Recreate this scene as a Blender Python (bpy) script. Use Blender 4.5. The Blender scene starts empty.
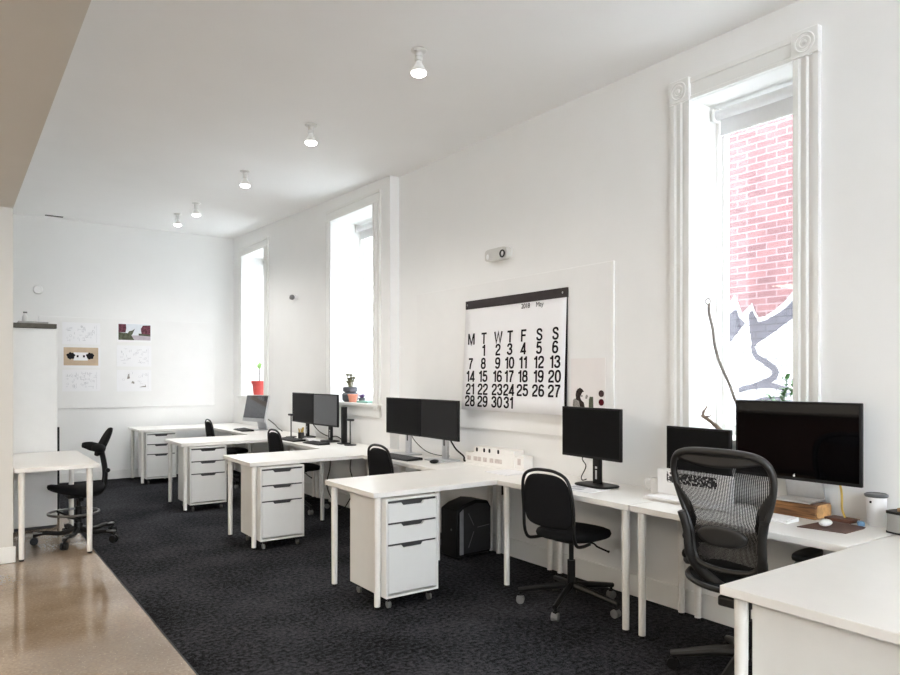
import bpy, bmesh, math, random
from mathutils import Vector, Matrix
R = math.radians
PI = math.pi
random.seed(7)
S = bpy.context.scene
COL = S.collection

# ------------------------------------------------------------------ camera, sky, large lights, exposure
cam_d = bpy.data.cameras.new('camera')
cam_d.sensor_width = 36.0
cam_d.lens = 707.1 / 900.0 * 36.0
cam_d.shift_y = 38.5 / 900.0
cam_d.clip_start = 0.05
cam = bpy.data.objects.new('camera', cam_d)
COL.objects.link(cam)
cam.location = (0, 0, 1.5)
cam.rotation_euler = (R(90), 0, -R(35.264))
S.camera = cam

S.view_settings.view_transform = 'Standard'
S.view_settings.look = 'None'
S.view_settings.gamma = 1.0
S.view_settings.use_curve_mapping = False
S.view_settings.exposure = 0.68

S.cycles.diffuse_bounces = 10
S.cycles.max_bounces = 14

W = bpy.data.worlds.new('overcast_sky')
S.world = W
W.use_nodes = True
bg = W.node_tree.nodes['Background']
bg.inputs['Color'].default_value = (0.87, 0.935, 1.0, 1)
bg.inputs['Strength'].default_value = 12.8


def area(name, loc, rot, sx, sy, power, color, portal=False, spread=180):
    l = bpy.data.lights.new(name, 'AREA')
    l.shape = 'RECTANGLE'
    l.size, l.size_y = sx, sy
    l.energy = power
    l.color = color
    l.spread = R(spread)
    o = bpy.data.objects.new(name, l)
    COL.objects.link(o)
    o.location = loc
    o.rotation_euler = rot
    if portal:
        l.cycles.is_portal = True
    return o


# sky portal of an unseen opening added in wall_front to light the room
area('window_portal', (0.1, -4.0, 2.25), (R(90), 0, R(180)), 4.2, 1.4, 1, (1, 1, 1), True)
# ceiling panel lights of the kitchen side, under the low soffit
area('kitchen_ceiling_light', (-2.2, 3.5, 2.82), (0, 0, 0), 1.2, 4.5, 95, (1.0, 0.86, 0.68))
# daylight portals of the three windows in the right wall
area('window_portal', (4.2, 2.425, 2.2), (0, R(90), 0), 2.2, 0.75, 1, (1, 1, 1), True)
area('window_portal', (4.2, 7.15, 2.25), (0, R(90), 0), 2.3, 1.1, 1, (1, 1, 1), True)
area('window_portal', (4.2, 10.33, 2.25), (0, R(90), 0), 2.3, 1.05, 1, (1, 1, 1), True)
# ------------------------------------------------------------------ materials


def new_mat(name):
    m = bpy.data.materials.new(name)
    m.use_nodes = True
    nt = m.node_tree
    b = nt.nodes['Principled BSDF']
    return m, nt, b


def mat(name, col, rough=0.5, metal=0.0, var=0.04, scale=20.0, bump=0.0, spec=0.5, coat=0.0):
    m, nt, b = new_mat(name)
    N, L = nt.nodes, nt.links
    tc = N.new('ShaderNodeTexCoord')
    nz = N.new('ShaderNodeTexNoise')
    nz.inputs['Scale'].default_value = scale
    nz.inputs['Detail'].default_value = 4
    L.new(tc.outputs['Object'], nz.inputs['Vector'])
    rp = N.new('ShaderNodeValToRGB')
    rp.color_ramp.elements[0].position = 0.3
    rp.color_ramp.elements[1].position = 0.7
    rp.color_ramp.elements[0].color = tuple(max(0, c * (1 - var)) for c in col) + (1,)
    rp.color_ramp.elements[1].color = tuple(min(1, c * (1 + var)) for c in col) + (1,)
    L.new(nz.outputs['Fac'], rp.inputs['Fac'])
    L.new(rp.outputs['Color'], b.inputs['Base Color'])
    b.inputs['Roughness'].default_value = rough
    b.inputs['Metallic'].default_value = metal
    b.inputs['Specular IOR Level'].default_value = spec
    b.inputs['Coat Weight'].default_value = coat
    if bump:
        bp = N.new('ShaderNodeBump')
        bp.inputs['Strength'].default_value = bump
        bp.inputs['Distance'].default_value = 0.002
        L.new(nz.outputs['Fac'], bp.inputs['Height'])
        L.new(bp.outputs['Normal'], b.inputs['Normal'])
    return m


def emit_mat(name, col, strength):
    m, nt, b = new_mat(name)
    b.inputs['Base Color'].default_value = (*col, 1)
    b.inputs['Emission Color'].default_value = (*col, 1)
    b.inputs['Emission Strength'].default_value = strength
    return m


M = {}
M['wall'] = mat('painted_wall', (0.86, 0.86, 0.85), 0.65, var=0.01, scale=3, bump=0.05)
M['ceiling'] = mat('painted_ceiling', (0.91, 0.91, 0.908), 0.8, var=0.01, scale=2)
M['pier'] = mat('beige_painted_wall', (0.66, 0.645, 0.61), 0.65, var=0.01, scale=3, bump=0.05)
M['soffit'] = mat('painted_soffit', (0.66, 0.63, 0.58), 0.8, var=0.02, scale=2)
M['trim'] = mat('white_gloss_trim', (0.82, 0.82, 0.80), 0.35, var=0.01, scale=6)
M['board'] = mat('painted_board', (0.85, 0.848, 0.838), 0.7, var=0.012, scale=5, bump=0.05)
M['desk'] = mat('white_laminate', (0.84, 0.82, 0.785), 0.28, var=0.012, scale=8)
M['leg'] = mat('white_powder_coat', (0.82, 0.80, 0.76), 0.35, var=0.02, scale=30)
M['drawer'] = mat('white_sheet_metal', (0.80, 0.795, 0.775), 0.38, var=0.012, scale=12)
M['dark_gap'] = mat('dark_grey', (0.05, 0.05, 0.052), 0.5, var=0.1)
M['black'] = mat('black_plastic', (0.007, 0.007, 0.0075), 0.45, var=0.2, scale=60, bump=0.05, spec=0.25)
M['black_soft'] = mat('black_fabric', (0.008, 0.008, 0.009), 0.92, var=0.3, scale=400, bump=0.3, spec=0.2)
M['black_metal'] = mat('black_powder_coat', (0.008, 0.008, 0.0085), 0.4, var=0.15, scale=80, spec=0.3)
M['graphite'] = mat('graphite_plastic', (0.022, 0.021, 0.020), 0.38, var=0.1, scale=50)
M['grey_wheel'] = mat('grey_caster_plastic', (0.16, 0.16, 0.16), 0.45, var=0.1)
M['silver'] = mat('brushed_aluminium', (0.62, 0.63, 0.65), 0.32, metal=0.9, var=0.04, scale=40)
M['toe'] = mat('dull_steel', (0.20, 0.20, 0.20), 0.3, metal=0.8, var=0.05)
M['chrome'] = mat('polished_metal', (0.75, 0.75, 0.75), 0.15, metal=1.0, var=0.03)
M['white_plastic'] = mat('white_plastic', (0.82, 0.82, 0.82), 0.35, var=0.015)
M['paper'] = mat('white_paper', (0.88, 0.88, 0.895), 0.8, var=0.01, scale=5)
M['model_card'] = mat('white_model_card', (0.86, 0.84, 0.81), 0.6, var=0.012, scale=9)
M['ink'] = mat('black_ink', (0.010, 0.009, 0.011), 0.7, var=0.1, spec=0.15)
M['bar'] = mat('dark_hanging_bar', (0.025, 0.017, 0.018), 0.5, var=0.2)
M['pencil'] = mat('pale_pencil', (0.55, 0.55, 0.58), 0.8, var=0.2, scale=30)
M['mortar_mark'] = mat('grey_graffiti_paint', (0.040, 0.037, 0.047), 0.8, var=0.15, scale=3)
M['terracotta'] = mat('red_plastic_pot', (0.55, 0.07, 0.06), 0.5, var=0.08)
M['orange_pot'] = mat('orange_clay_pot', (0.72, 0.30, 0.20), 0.7, var=0.08)
M['slate_pot'] = mat('slate_grey_pot', (0.09, 0.10, 0.115), 0.6, var=0.25, scale=15)
M['leaf'] = mat('green_leaf', (0.09, 0.22, 0.07), 0.5, var=0.25, scale=15)
M['leaf_light'] = mat('light_green_leaf', (0.30, 0.55, 0.16), 0.5, var=0.2, scale=15)
M['succulent'] = mat('olive_succulent', (0.23, 0.22, 0.13), 0.6, var=0.3, scale=25)
M['purple_leaf'] = mat('purple_leaf', (0.14, 0.07, 0.20), 0.5, var=0.3, scale=25)
M['soil'] = mat('dark_soil', (0.03, 0.022, 0.016), 0.95, var=0.4, scale=80, bump=0.5)
M['twig'] = mat('grey_bark', (0.16, 0.14, 0.12), 0.8, var=0.3, scale=40, bump=0.4)
M['antler'] = mat('brown_antler', (0.17, 0.12, 0.08), 0.6, var=0.3, scale=30, bump=0.3)
M['leather'] = mat('brown_leather', (0.085, 0.036, 0.024), 0.5, var=0.15, scale=60, bump=0.2)
M['dark_wood'] = mat('dark_wood', (0.10, 0.035, 0.02), 0.45, var=0.3, scale=30)
M['yellow'] = mat('yellow_cable', (0.70, 0.50, 0.12), 0.5, var=0.05)
M['blue'] = mat('blue_plastic', (0.16, 0.30, 0.50), 0.4, var=0.1)
M['green_book'] = mat('green_cloth', (0.22, 0.40, 0.33), 0.7, var=0.1)
M['brass'] = mat('mustard_pens', (0.45, 0.30, 0.06), 0.5, var=0.3, scale=60)
M['grey_lid'] = mat('grey_lid', (0.10, 0.105, 0.11), 0.35, var=0.1)
M['grey_box'] = mat('grey_metal_box', (0.36, 0.355, 0.34), 0.4, var=0.05)
M['brown_top'] = mat('tan_card', (0.40, 0.25, 0.13), 0.6, var=0.1)
M['pc_side'] = mat('charcoal_panel', (0.022, 0.023, 0.026), 0.35, var=0.12, scale=30)
M['pc_light'] = mat('pale_grey_line', (0.19, 0.19, 0.20), 0.4, var=0.05)
M['pc_strip'] = mat('silver_front_strip', (0.36, 0.36, 0.38), 0.4, metal=0.5, var=0.08)
M['red_dot'] = mat('dark_red_print', (0.08, 0.005, 0.010), 0.6, var=0.2, spec=0.1)
M['brown_dot'] = mat('brown_print', (0.06, 0.035, 0.035), 0.6, var=0.3, scale=80, spec=0.1)
M['pink_paper'] = mat('pale_pink_print', (0.83, 0.795, 0.78), 0.75, var=0.02, scale=4)
M['hair_print'] = mat('dark_brown_print', (0.035, 0.025, 0.022), 0.7, var=0.5, scale=60, spec=0.1)
M['grey_print'] = mat('grey_print', (0.30, 0.28, 0.26), 0.7, var=0.5, scale=90, spec=0.1)
M['tan_print'] = mat('tan_print', (0.58, 0.45, 0.32), 0.7, var=0.1, scale=8)
M['maroon_print'] = mat('maroon_print', (0.15, 0.055, 0.075), 0.7, var=0.5, scale=40, spec=0.1)
M['lavender_print'] = mat('lavender_print', (0.50, 0.45, 0.50), 0.7, var=0.1, scale=20)
M['green_print'] = mat('green_print', (0.10, 0.11, 0.075), 0.7, var=0.4, scale=30, spec=0.1)
M['sky_print'] = mat('sky_print', (0.72, 0.76, 0.80), 0.7, var=0.05, scale=20)
M['counter'] = mat('dark_counter', (0.03, 0.022, 0.02), 0.3, var=0.3, scale=10)
M['counter_door'] = mat('brown_cabinet', (0.075, 0.035, 0.028), 0.5, var=0.2, scale=10)
M['sensor'] = mat('grey_sensor', (0.20, 0.20, 0.20), 0.5, var=0.1)
M['lamp_white'] = mat('porcelain', (0.72, 0.72, 0.70), 0.3, var=0.02)
M['bulb_side'] = mat('frosted_bulb', (0.85, 0.85, 0.83), 0.4, var=0.01)
M['bulb_face'] = emit_mat('lit_bulb', (1.0, 0.97, 0.92), 9.0)
M['asphalt'] = mat('alley_concrete', (0.55, 0.55, 0.54), 0.9, var=0.2, scale=5)
M['screen'] = mat('matte_black_screen', (0.004, 0.004, 0.0045), 0.45, var=0.1, spec=0.10)
M['screen_satin'] = mat('satin_black_screen', (0.006, 0.006, 0.008), 0.14, var=0.1, spec=0.35)
M['screen_gloss'] = mat('glossy_black_screen', (0.002, 0.002, 0.0025), 0.03, var=0.1, spec=0.42)
M['screen_sheen'] = mat('silvery_screen', (0.03, 0.033, 0.042), 0.10, var=0.1, spec=1.0, coat=1.0)
M['shade_fabric'] = mat('white_shade_fabric', (0.78, 0.79, 0.80), 0.8, var=0.01, scale=40)


def concrete():
    m, nt, b = new_mat('polished_concrete')
    N, L = nt.nodes, nt.links
    tc = N.new('ShaderNodeTexCoord')
    n1 = N.new('ShaderNodeTexNoise'); n1.inputs['Scale'].default_value = 0.9; n1.inputs['Detail'].default_value = 6
    n2 = N.new('ShaderNodeTexNoise'); n2.inputs['Scale'].default_value = 55; n2.inputs['Detail'].default_value = 6
    v = N.new('ShaderNodeTexVoronoi'); v.inputs['Scale'].default_value = 42
    for n in (n1, n2, v):
        L.new(tc.outputs['Object'], n.inputs['Vector'])
    r1 = N.new('ShaderNodeValToRGB')
    e = r1.color_ramp.elements
    e[0].position, e[0].color = 0.34, (0.165, 0.118, 0.070, 1)
    e[1].position, e[1].color = 0.66, (0.36, 0.285, 0.215, 1)
    L.new(n1.outputs['Fac'], r1.inputs['Fac'])
    r2 = N.new('ShaderNodeValToRGB')
    e = r2.color_ramp.elements
    e[0].position, e[0].color = 0.35, (0.82, 0.8, 0.78, 1)
    e[1].position, e[1].color = 0.65, (1.1, 1.08, 1.05, 1)
    L.new(n2.outputs['Fac'], r2.inputs['Fac'])
    mx = N.new('ShaderNodeMix'); mx.data_type = 'RGBA'; mx.blend_type = 'MULTIPLY'; mx.inputs['Factor'].default_value = 1
    L.new(r1.outputs['Color'], mx.inputs['A']); L.new(r2.outputs['Color'], mx.inputs['B'])
    r3 = N.new('ShaderNodeValToRGB')
    e = r3.color_ramp.elements
    e[0].position, e[0].color = 0.10, (1, 1, 1, 1)
    e[1].position, e[1].color = 0.16, (0, 0, 0, 1)
    L.new(v.outputs['Distance'], r3.inputs['Fac'])
    mx2 = N.new('ShaderNodeMix'); mx2.data_type = 'RGBA'
    L.new(r3.outputs['Color'], mx2.inputs['Factor'])
    L.new(mx.outputs['Result'], mx2.inputs['A'])
    mx2.inputs['B'].default_value = (0.42, 0.34, 0.24, 1)
    L.new(mx2.outputs['Result'], b.inputs['Base Color'])
    b.inputs['Roughness'].default_value = 0.11
    b.inputs['Specular IOR Level'].default_value = 0.6
    return m


def carpet():
    m, nt, b = new_mat('charcoal_carpet')
    N, L = nt.nodes, nt.links
    tc = N.new('ShaderNodeTexCoord')
    n1 = N.new('ShaderNodeTexNoise'); n1.inputs['Scale'].default_value = 130; n1.inputs['Detail'].default_value = 4
    n2 = N.new('ShaderNodeTexNoise'); n2.inputs['Scale'].default_value = 1.6; n2.inputs['Detail'].default_value = 5
    n3 = N.new('ShaderNodeTexNoise'); n3.inputs['Scale'].default_value = 38; n3.inputs['Detail'].default_value = 4
    for n in (n1, n2, n3):
        L.new(tc.outputs['Object'], n.inputs['Vector'])
    ad = N.new('ShaderNodeMath'); ad.operation = 'ADD'
    L.new(n1.outputs['Fac'], ad.inputs[0]); L.new(n3.outputs['Fac'], ad.inputs[1])
    ad2 = N.new('ShaderNodeMath'); ad2.operation = 'MULTIPLY_ADD'
    L.new(n2.outputs['Fac'], ad2.inputs[0]); ad2.inputs[1].default_value = 0.6; L.new(ad.outputs[0], ad2.inputs[2])
    mr = N.new('ShaderNodeMapRange'); mr.inputs['From Min'].default_value = 0.95; mr.inputs['From Max'].default_value = 1.65
    L.new(ad2.outputs[0], mr.inputs['Value'])
    r = N.new('ShaderNodeValToRGB')
    e = r.color_ramp.elements
    e[0].position, e[0].color = 0.25, (0.003, 0.0031, 0.0038, 1)
    e[1].position, e[1].color = 0.9, (0.060, 0.0612, 0.069, 1)
    L.new(mr.outputs['Result'], r.inputs['Fac'])
    L.new(r.outputs['Color'], b.inputs['Base Color'])
    b.inputs['Roughness'].default_value = 0.95
    b.inputs['Specular IOR Level'].default_value = 0.06
    bp = N.new('ShaderNodeBump'); bp.inputs['Strength'].default_value = 0.5; bp.inputs['Distance'].default_value = 0.004
    L.new(ad.outputs[0], bp.inputs['Height']); L.new(bp.outputs['Normal'], b.inputs['Normal'])
    return m


def brick(name, c1, c2, mortar):
    m, nt, b = new_mat(name)
    N, L = nt.nodes, nt.links
    tc = N.new('ShaderNodeTexCoord')
    mp = N.new('ShaderNodeMapping')
    mp.inputs['Rotation'].default_value = (0, R(90), R(90))
    sep = N.new('ShaderNodeSeparateXYZ'); cmb = N.new('ShaderNodeCombineXYZ')
    L.new(tc.outputs['Object'], sep.inputs[0])
    L.new(sep.outputs['Y'], cmb.inputs['X']); L.new(sep.outputs['Z'], cmb.inputs['Y'])
    bk = N.new('ShaderNodeTexBrick')
    bk.inputs['Scale'].default_value = 1.0
    bk.inputs['Brick Width'].default_value = 0.24
    bk.inputs['Row Height'].default_value = 0.077
    bk.inputs['Mortar Size'].default_value = 0.007
    bk.inputs['Color1'].default_value = (*c1, 1)
    bk.inputs['Color2'].default_value = (*c2, 1)
    bk.inputs['Mortar'].default_value = (*mortar, 1)
    L.new(cmb.outputs[0], bk.inputs['Vector'])
    nz = N.new('ShaderNodeTexNoise'); nz.inputs['Scale'].default_value = 3.0; nz.inputs['Detail'].default_value = 6
    L.new(tc.outputs['Object'], nz.inputs['Vector'])
    rp = N.new('ShaderNodeValToRGB')
    rp.color_ramp.elements[0].position, rp.color_ramp.elements[0].color = 0.3, (0.75, 0.72, 0.74, 1)
    rp.color_ramp.elements[1].position, rp.color_ramp.elements[1].color = 0.7, (1.1, 1.1, 1.1, 1)
    L.new(nz.outputs['Fac'], rp.inputs['Fac'])
    mx = N.new('ShaderNodeMix'); mx.data_type = 'RGBA'; mx.blend_type = 'MULTIPLY'; mx.inputs['Factor'].default_value = 1
    L.new(bk.outputs['Color'], mx.inputs['A']); L.new(rp.outputs['Color'], mx.inputs['B'])
    L.new(mx.outputs['Result'], b.inputs['Base Color'])
    b.inputs['Roughness'].default_value = 0.9
    bp = N.new('ShaderNodeBump'); bp.inputs['Strength'].default_value = 0.6; bp.inputs['Distance'].default_value = 0.006
    bp.invert = True
    L.new(bk.outputs['Fac'], bp.inputs['Height']); L.new(bp.outputs['Normal'], b.inputs['Normal'])
    return m


def glass():
    m, nt, b = new_mat('window_glass')
    N, L = nt.nodes, nt.links
    nt.nodes.remove(b)
    out = N['Material Output']
    t = N.new('ShaderNodeBsdfTransparent'); t.inputs['Color'].default_value = (0.97, 0.985, 0.98, 1)
    g = N.new('ShaderNodeBsdfGlossy'); g.inputs['Roughness'].default_value = 0.02
    mx = N.new('ShaderNodeMixShader')
    mx.inputs[0].default_value = 0.05
    L.new(t.outputs[0], mx.inputs[1]); L.new(g.outputs[0], mx.inputs[2])
    L.new(mx.outputs[0], out.inputs['Surface'])
    return m


def wood_block():
    m, nt, b = new_mat('rough_timber')
    N, L = nt.nodes, nt.links
    tc = N.new('ShaderNodeTexCoord')
    mp = N.new('ShaderNodeMapping'); mp.inputs['Scale'].default_value = (18, 2.2, 30)
    nz = N.new('ShaderNodeTexNoise'); nz.inputs['Scale'].default_value = 2.2; nz.inputs['Detail'].default_value = 7; nz.inputs['Distortion'].default_value = 1.2
    L.new(tc.outputs['Object'], mp.inputs['Vector']); L.new(mp.outputs[0], nz.inputs['Vector'])
    r = N.new('ShaderNodeValToRGB')
    e = r.color_ramp.elements
    e[0].position, e[0].color = 0.35, (0.06, 0.022, 0.008, 1)
    e[1].position, e[1].color = 0.7, (0.36, 0.17, 0.055, 1)
    L.new(nz.outputs['Fac'], r.inputs['Fac']); L.new(r.outputs['Color'], b.inputs['Base Color'])
    b.inputs['Roughness'].default_value = 0.6
    return m


def speckle():
    m, nt, b = new_mat('black_white_pattern')
    N, L = nt.nodes, nt.links
    tc = N.new('ShaderNodeTexCoord')
    v = N.new('ShaderNodeTexVoronoi'); v.inputs['Scale'].default_value = 75; v.feature = 'SMOOTH_F1'
    L.new(tc.outputs['Object'], v.inputs['Vector'])
    r = N.new('ShaderNodeValToRGB')
    r.color_ramp.interpolation = 'CONSTANT'
    e = r.color_ramp.elements
    e[0].position, e[0].color = 0.0, (0.75, 0.75, 0.75, 1)
    e[1].position, e[1].color = 0.36, (0.015, 0.015, 0.02, 1)
    L.new(v.outputs['Distance'], r.inputs['Fac']); L.new(r.outputs['Color'], b.inputs['Base Color'])
    b.inputs['Roughness'].default_value = 0.5
    return m


M['concrete'] = concrete()
M['carpet'] = carpet()
M['brick'] = brick('red_brick', (0.080, 0.036, 0.038), (0.118, 0.052, 0.053), (0.155, 0.105, 0.108))
M['white_brick'] = brick('white_paint_and_glare_brick', (0.34, 0.34, 0.35), (0.38, 0.38, 0.385), (0.13, 0.13, 0.145))
M['grey_brick'] = brick('grey_painted_brick', (0.042, 0.039, 0.049), (0.050, 0.047, 0.057), (0.022, 0.020, 0.027))
M['glass'] = glass()
M['timber'] = wood_block()
M['timber_end'] = mat('cut_timber_end', (0.62, 0.36, 0.15), 0.7, var=0.3, scale=25)
M['speckle'] = speckle()

# ------------------------------------------------------------------ mesh helpers


class MB:
    def __init__(self):
        self.bm = bmesh.new()

    def _quadbox(self, pts):
        vs = [self.bm.verts.new(p) for p in pts]
        for f in ((0, 3, 2, 1), (4, 5, 6, 7), (0, 1, 5, 4), (1, 2, 6, 5), (2, 3, 7, 6), (3, 0, 4, 7)):
            self.bm.faces.new([vs[i] for i in f])

    def box(self, x0, x1, y0, y1, z0, z1, mtx=None):
        p = [(x0, y0, z0), (x1, y0, z0), (x1, y1, z0), (x0, y1, z0), (x0, y0, z1), (x1, y0, z1), (x1, y1, z1), (x0, y1, z1)]
        if mtx is not None:
            p = [mtx @ Vector(q) for q in p]
        self._quadbox(p)
        return self

    def cyl(self, p0, p1, r0, r1=None, seg=20):
        r1 = r0 if r1 is None else r1
        p0, p1 = Vector(p0), Vector(p1)
        d = (p1 - p0).normalized()
        a = d.orthogonal().normalized()
        b = d.cross(a)
        ring = []
        for p, r in ((p0, r0), (p1, r1)):
            ring.append([self.bm.verts.new(p + (a * math.cos(t) + b * math.sin(t)) * r) for t in [2 * PI * i / seg for i in range(seg)]])
        for i in range(seg):
            j = (i + 1) % seg
            self.bm.faces.new((ring[0][i], ring[0][j], ring[1][j], ring[1][i]))
        self.bm.faces.new(list(reversed(ring[0])))
        self.bm.faces.new(ring[1])
        return self

    def tube(self, pts, r, closed=False, seg=10, flat=None):
        """sweep; r number or list; flat=(scale_a) squashes the section"""
        P = [Vector(p) for p in pts]
        n = len(P)
        rr = r if isinstance(r, (list, tuple)) else [r] * n
        tang = []
        for i in range(n):
            if closed:
                t = P[(i + 1) % n] - P[i - 1]
            else:
                t = P[min(i + 1, n - 1)] - P[max(i - 1, 0)]
            tang.append(t.normalized())
        a = tang[0].orthogonal().normalized()
        rings = []
        for i in range(n):
            t = tang[i]
            a = (a - t * a.dot(t))
            if a.length < 1e-6:
                a = t.orthogonal()
            a.normalize()
            b = t.cross(a)
            rings.append([self.bm.verts.new(P[i] + (a * math.cos(2 * PI * k / seg) + b * math.sin(2 * PI * k / seg)) * rr[i]) for k in range(seg)])
        m = n if closed else n - 1
        for i in range(m):
            A, B = rings[i], rings[(i + 1) % n]
            off = 0
            if closed and i == n - 1:
                best = min(range(seg), key=lambda o: sum((A[k].co - B[(k + o) % seg].co).length for k in range(0, seg, 2)))
                off = best
            for k in range(seg):
                k2 = (k + 1) % seg
                self.bm.faces.new((A[k], A[k2], B[(k2 + off) % seg], B[(k + off) % seg]))
        if not closed:
            self.bm.faces.new(list(reversed(rings[0])))
            self.bm.faces.new(rings[-1])
        return self

    def lathe(self, prof, c=(0, 0, 0), seg=28, cap=True):
        rings = []
        for r, z in prof:
            rings.append([self.bm.verts.new((c[0] + r * math.cos(2 * PI * k / seg), c[1] + r * math.sin(2 * PI * k / seg), c[2] + z)) for k in range(seg)])
        for i in range(len(rings) - 1):
            for k in range(seg):
                k2 = (k + 1) % seg
                self.bm.faces.new((rings[i][k], rings[i][k2], rings[i + 1][k2], rings[i + 1][k]))
        if cap:
            self.bm.faces.new(list(reversed(rings[0])))
            self.bm.faces.new(rings[-1])
        return self

    def prism(self, poly, fn, d0, d1):
        """poly of (u,v); fn(u,v,d)->xyz"""
        a = [self.bm.verts.new(fn(u, v, d0)) for u, v in poly]
        b = [self.bm.verts.new(fn(u, v, d1)) for u, v in poly]
        n = len(poly)
        caps = [self.bm.faces.new(a), self.bm.faces.new(list(reversed(b)))]
        for i in range(n):
            j = (i + 1) % n
            self.bm.faces.new((a[j], a[i], b[i], b[j]))
        for f in caps:
            f.normal_update()
        if n > 4:
            bmesh.ops.triangulate(self.bm, faces=caps, ngon_method='EAR_CLIP')
        return self

    def sheet(self, fn, nu, nv, thick=None):
        """fn(s,t)->xyz grid"""
        g = [[self.bm.verts.new(fn(i / nu, j / nv)) for j in range(nv + 1)] for i in range(nu + 1)]
        for i in range(nu):
            for j in range(nv):
                self.bm.faces.new((g[i][j], g[i + 1][j], g[i + 1][j + 1], g[i][j + 1]))
        return self

    def pad(self, outline, thick, fz, rings=(1.0, 0.97, 0.86, 0.6, 0.25), axis='z'):
        """cushion: outline list of (u,v); fz(u,v) gives centre surface offset"""
        n = len(outline)
        cu = sum(p[0] for p in outline) / n
        cv = sum(p[1] for p in outline) / n
        def put(u, v, w):
            return (u, v, w) if axis == 'z' else (w, u, v)
        loops = []
        prof = [(-0.5, s) for s in reversed(rings[1:])]
        hs = {1.0: 0.0, 0.97: 0.62, 0.86: 0.92, 0.6: 1.0, 0.25: 1.0}
        seq = [(s, -hs[s]) for s in reversed(rings)] + [(s, hs[s]) for s in rings[1:]]
        for s, h in seq:
            lp = []
            for (u, v) in outline:
                uu, vv = cu + (u - cu) * s, cv + (v - cv) * s
                lp.append(self.bm.verts.new(put(uu, vv, fz(uu, vv) + h * thick / 2)))
            loops.append(lp)
        for a, b in zip(loops, loops[1:]):
            for k in range(n):
                k2 = (k + 1) % n
                self.bm.faces.new((a[k], a[k2], b[k2], b[k]))
        self.bm.faces.new(list(reversed(loops[0])))
        self.bm.faces.new(loops[-1])
        return self

    def ball(self, c, r, sx=1, sy=1, sz=1, u=14, v=9):
        m = Matrix.Translation(c) @ Matrix.Diagonal((r * sx, r * sy, r * sz, 1))
        bmesh.ops.create_uvsphere(self.bm, u_segments=u, v_segments=v, radius=1, matrix=m)
        return self

    def build(self, name, m, parent=None, bevel=0, smooth=True, angle=35, sub=0):
        bmesh.ops.recalc_face_normals(self.bm, faces=self.bm.faces[:])
        me = bpy.data.meshes.new(name)
        self.bm.to_mesh(me)
        self.bm.free()
        me.materials.append(m)
        if smooth:
            for p in me.polygons:
                p.use_smooth = True
            me.set_sharp_from_angle(angle=R(angle))
        o = bpy.data.objects.new(name, me)
        COL.objects.link(o)
        if parent:
            o.parent = parent
        if bevel:
            b = o.modifiers.new('bevel', 'BEVEL')
            b.width = bevel
            b.segments = 2
            b.limit_method = 'ANGLE'
            b.angle_limit = R(40)
            b.harden_normals = False
        if sub:
            s = o.modifiers.new('sub', 'SUBSURF')
            s.levels = s.render_levels = sub
        return o


def thing(name, label, cat, loc=(0, 0, 0), rz=0, group=None):
    o = bpy.data.objects.new(name, None)
    o.empty_display_size = 0.1
    COL.objects.link(o)
    o.location = loc
    o.rotation_euler = (0, 0, rz)
    o['label'] = label
    o['category'] = cat
    if group:
        o['group'] = group
    return o


def tag(o, label, cat, group=None):
    o['label'] = label
    o['category'] = cat
    if group:
        o['group'] = group
    return o


def struct(o):
    o['kind'] = 'structure'
    return o


def dup(root, loc, rz, label, group=None):
    def cp(o, parent):
        c = o.copy()
        COL.objects.link(c)
        c.parent = parent
        for ch in o.children:
            cp(ch, c)
        return c
    r = cp(root, None)
    r.location = loc
    r.rotation_euler = (0, 0, rz)
    r['label'] = label
    if group:
        r['group'] = group
    return r


def superellipse(a, b, n=2.6, seg=32, cu=0, cv=0):
    out = []
    for i in range(seg):
        t = 2 * PI * i / seg
        c, s = math.cos(t), math.sin(t)
        out.append((cu + a * math.copysign(abs(c) ** (2 / n), c), cv + b * math.copysign(abs(s) ** (2 / n), s)))
    return out


def spline(pts, n=8, closed=False):
    P = [Vector(p) for p in pts]
    out = []
    m = len(P)
    rng = m if closed else m - 1
    for i in range(rng):
        if closed:
            p0, p1, p2, p3 = P[i - 1], P[i], P[(i + 1) % m], P[(i + 2) % m]
        else:
            p0, p1, p2, p3 = P[max(i - 1, 0)], P[i], P[i + 1], P[min(i + 2, m - 1)]
        for k in range(n):
            t = k / n
            out.append(0.5 * ((2 * p1) + (p2 - p0) * t + (2 * p0 - 5 * p1 + 4 * p2 - p3) * t * t + (3 * p1 - p0 - 3 * p2 + p3) * t ** 3))
    if not closed:
        out.append(P[-1])
    return out


# ------------------------------------------------------------------ room shell
XN, XF, YS, YB = 3.82, 3.71, 6.32, 11.25      # near wall, far wall, step between them, back wall
XO = 4.22                                      # outer face of the right wall
XL, YF = -4.0, -3.9
CZ = 3.57


def ceil_z(y):
    return CZ if y < 6.3 else CZ + 0.13 * (y - 6.3) / 4.95


struct(MB().box(XL, 1.015, YF, YB + 0.3, -0.2, 0).build('floor', M['concrete'], smooth=False))
struct(MB().box(1.015, XO, YF, YB + 0.3, -0.2, 0).build('floor_carpet', M['carpet'], smooth=False))
struct(MB().box(1.010, 1.019, YF, YB, -0.01, 0.0015).build('trim_1', M['black'], smooth=False))

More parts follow.
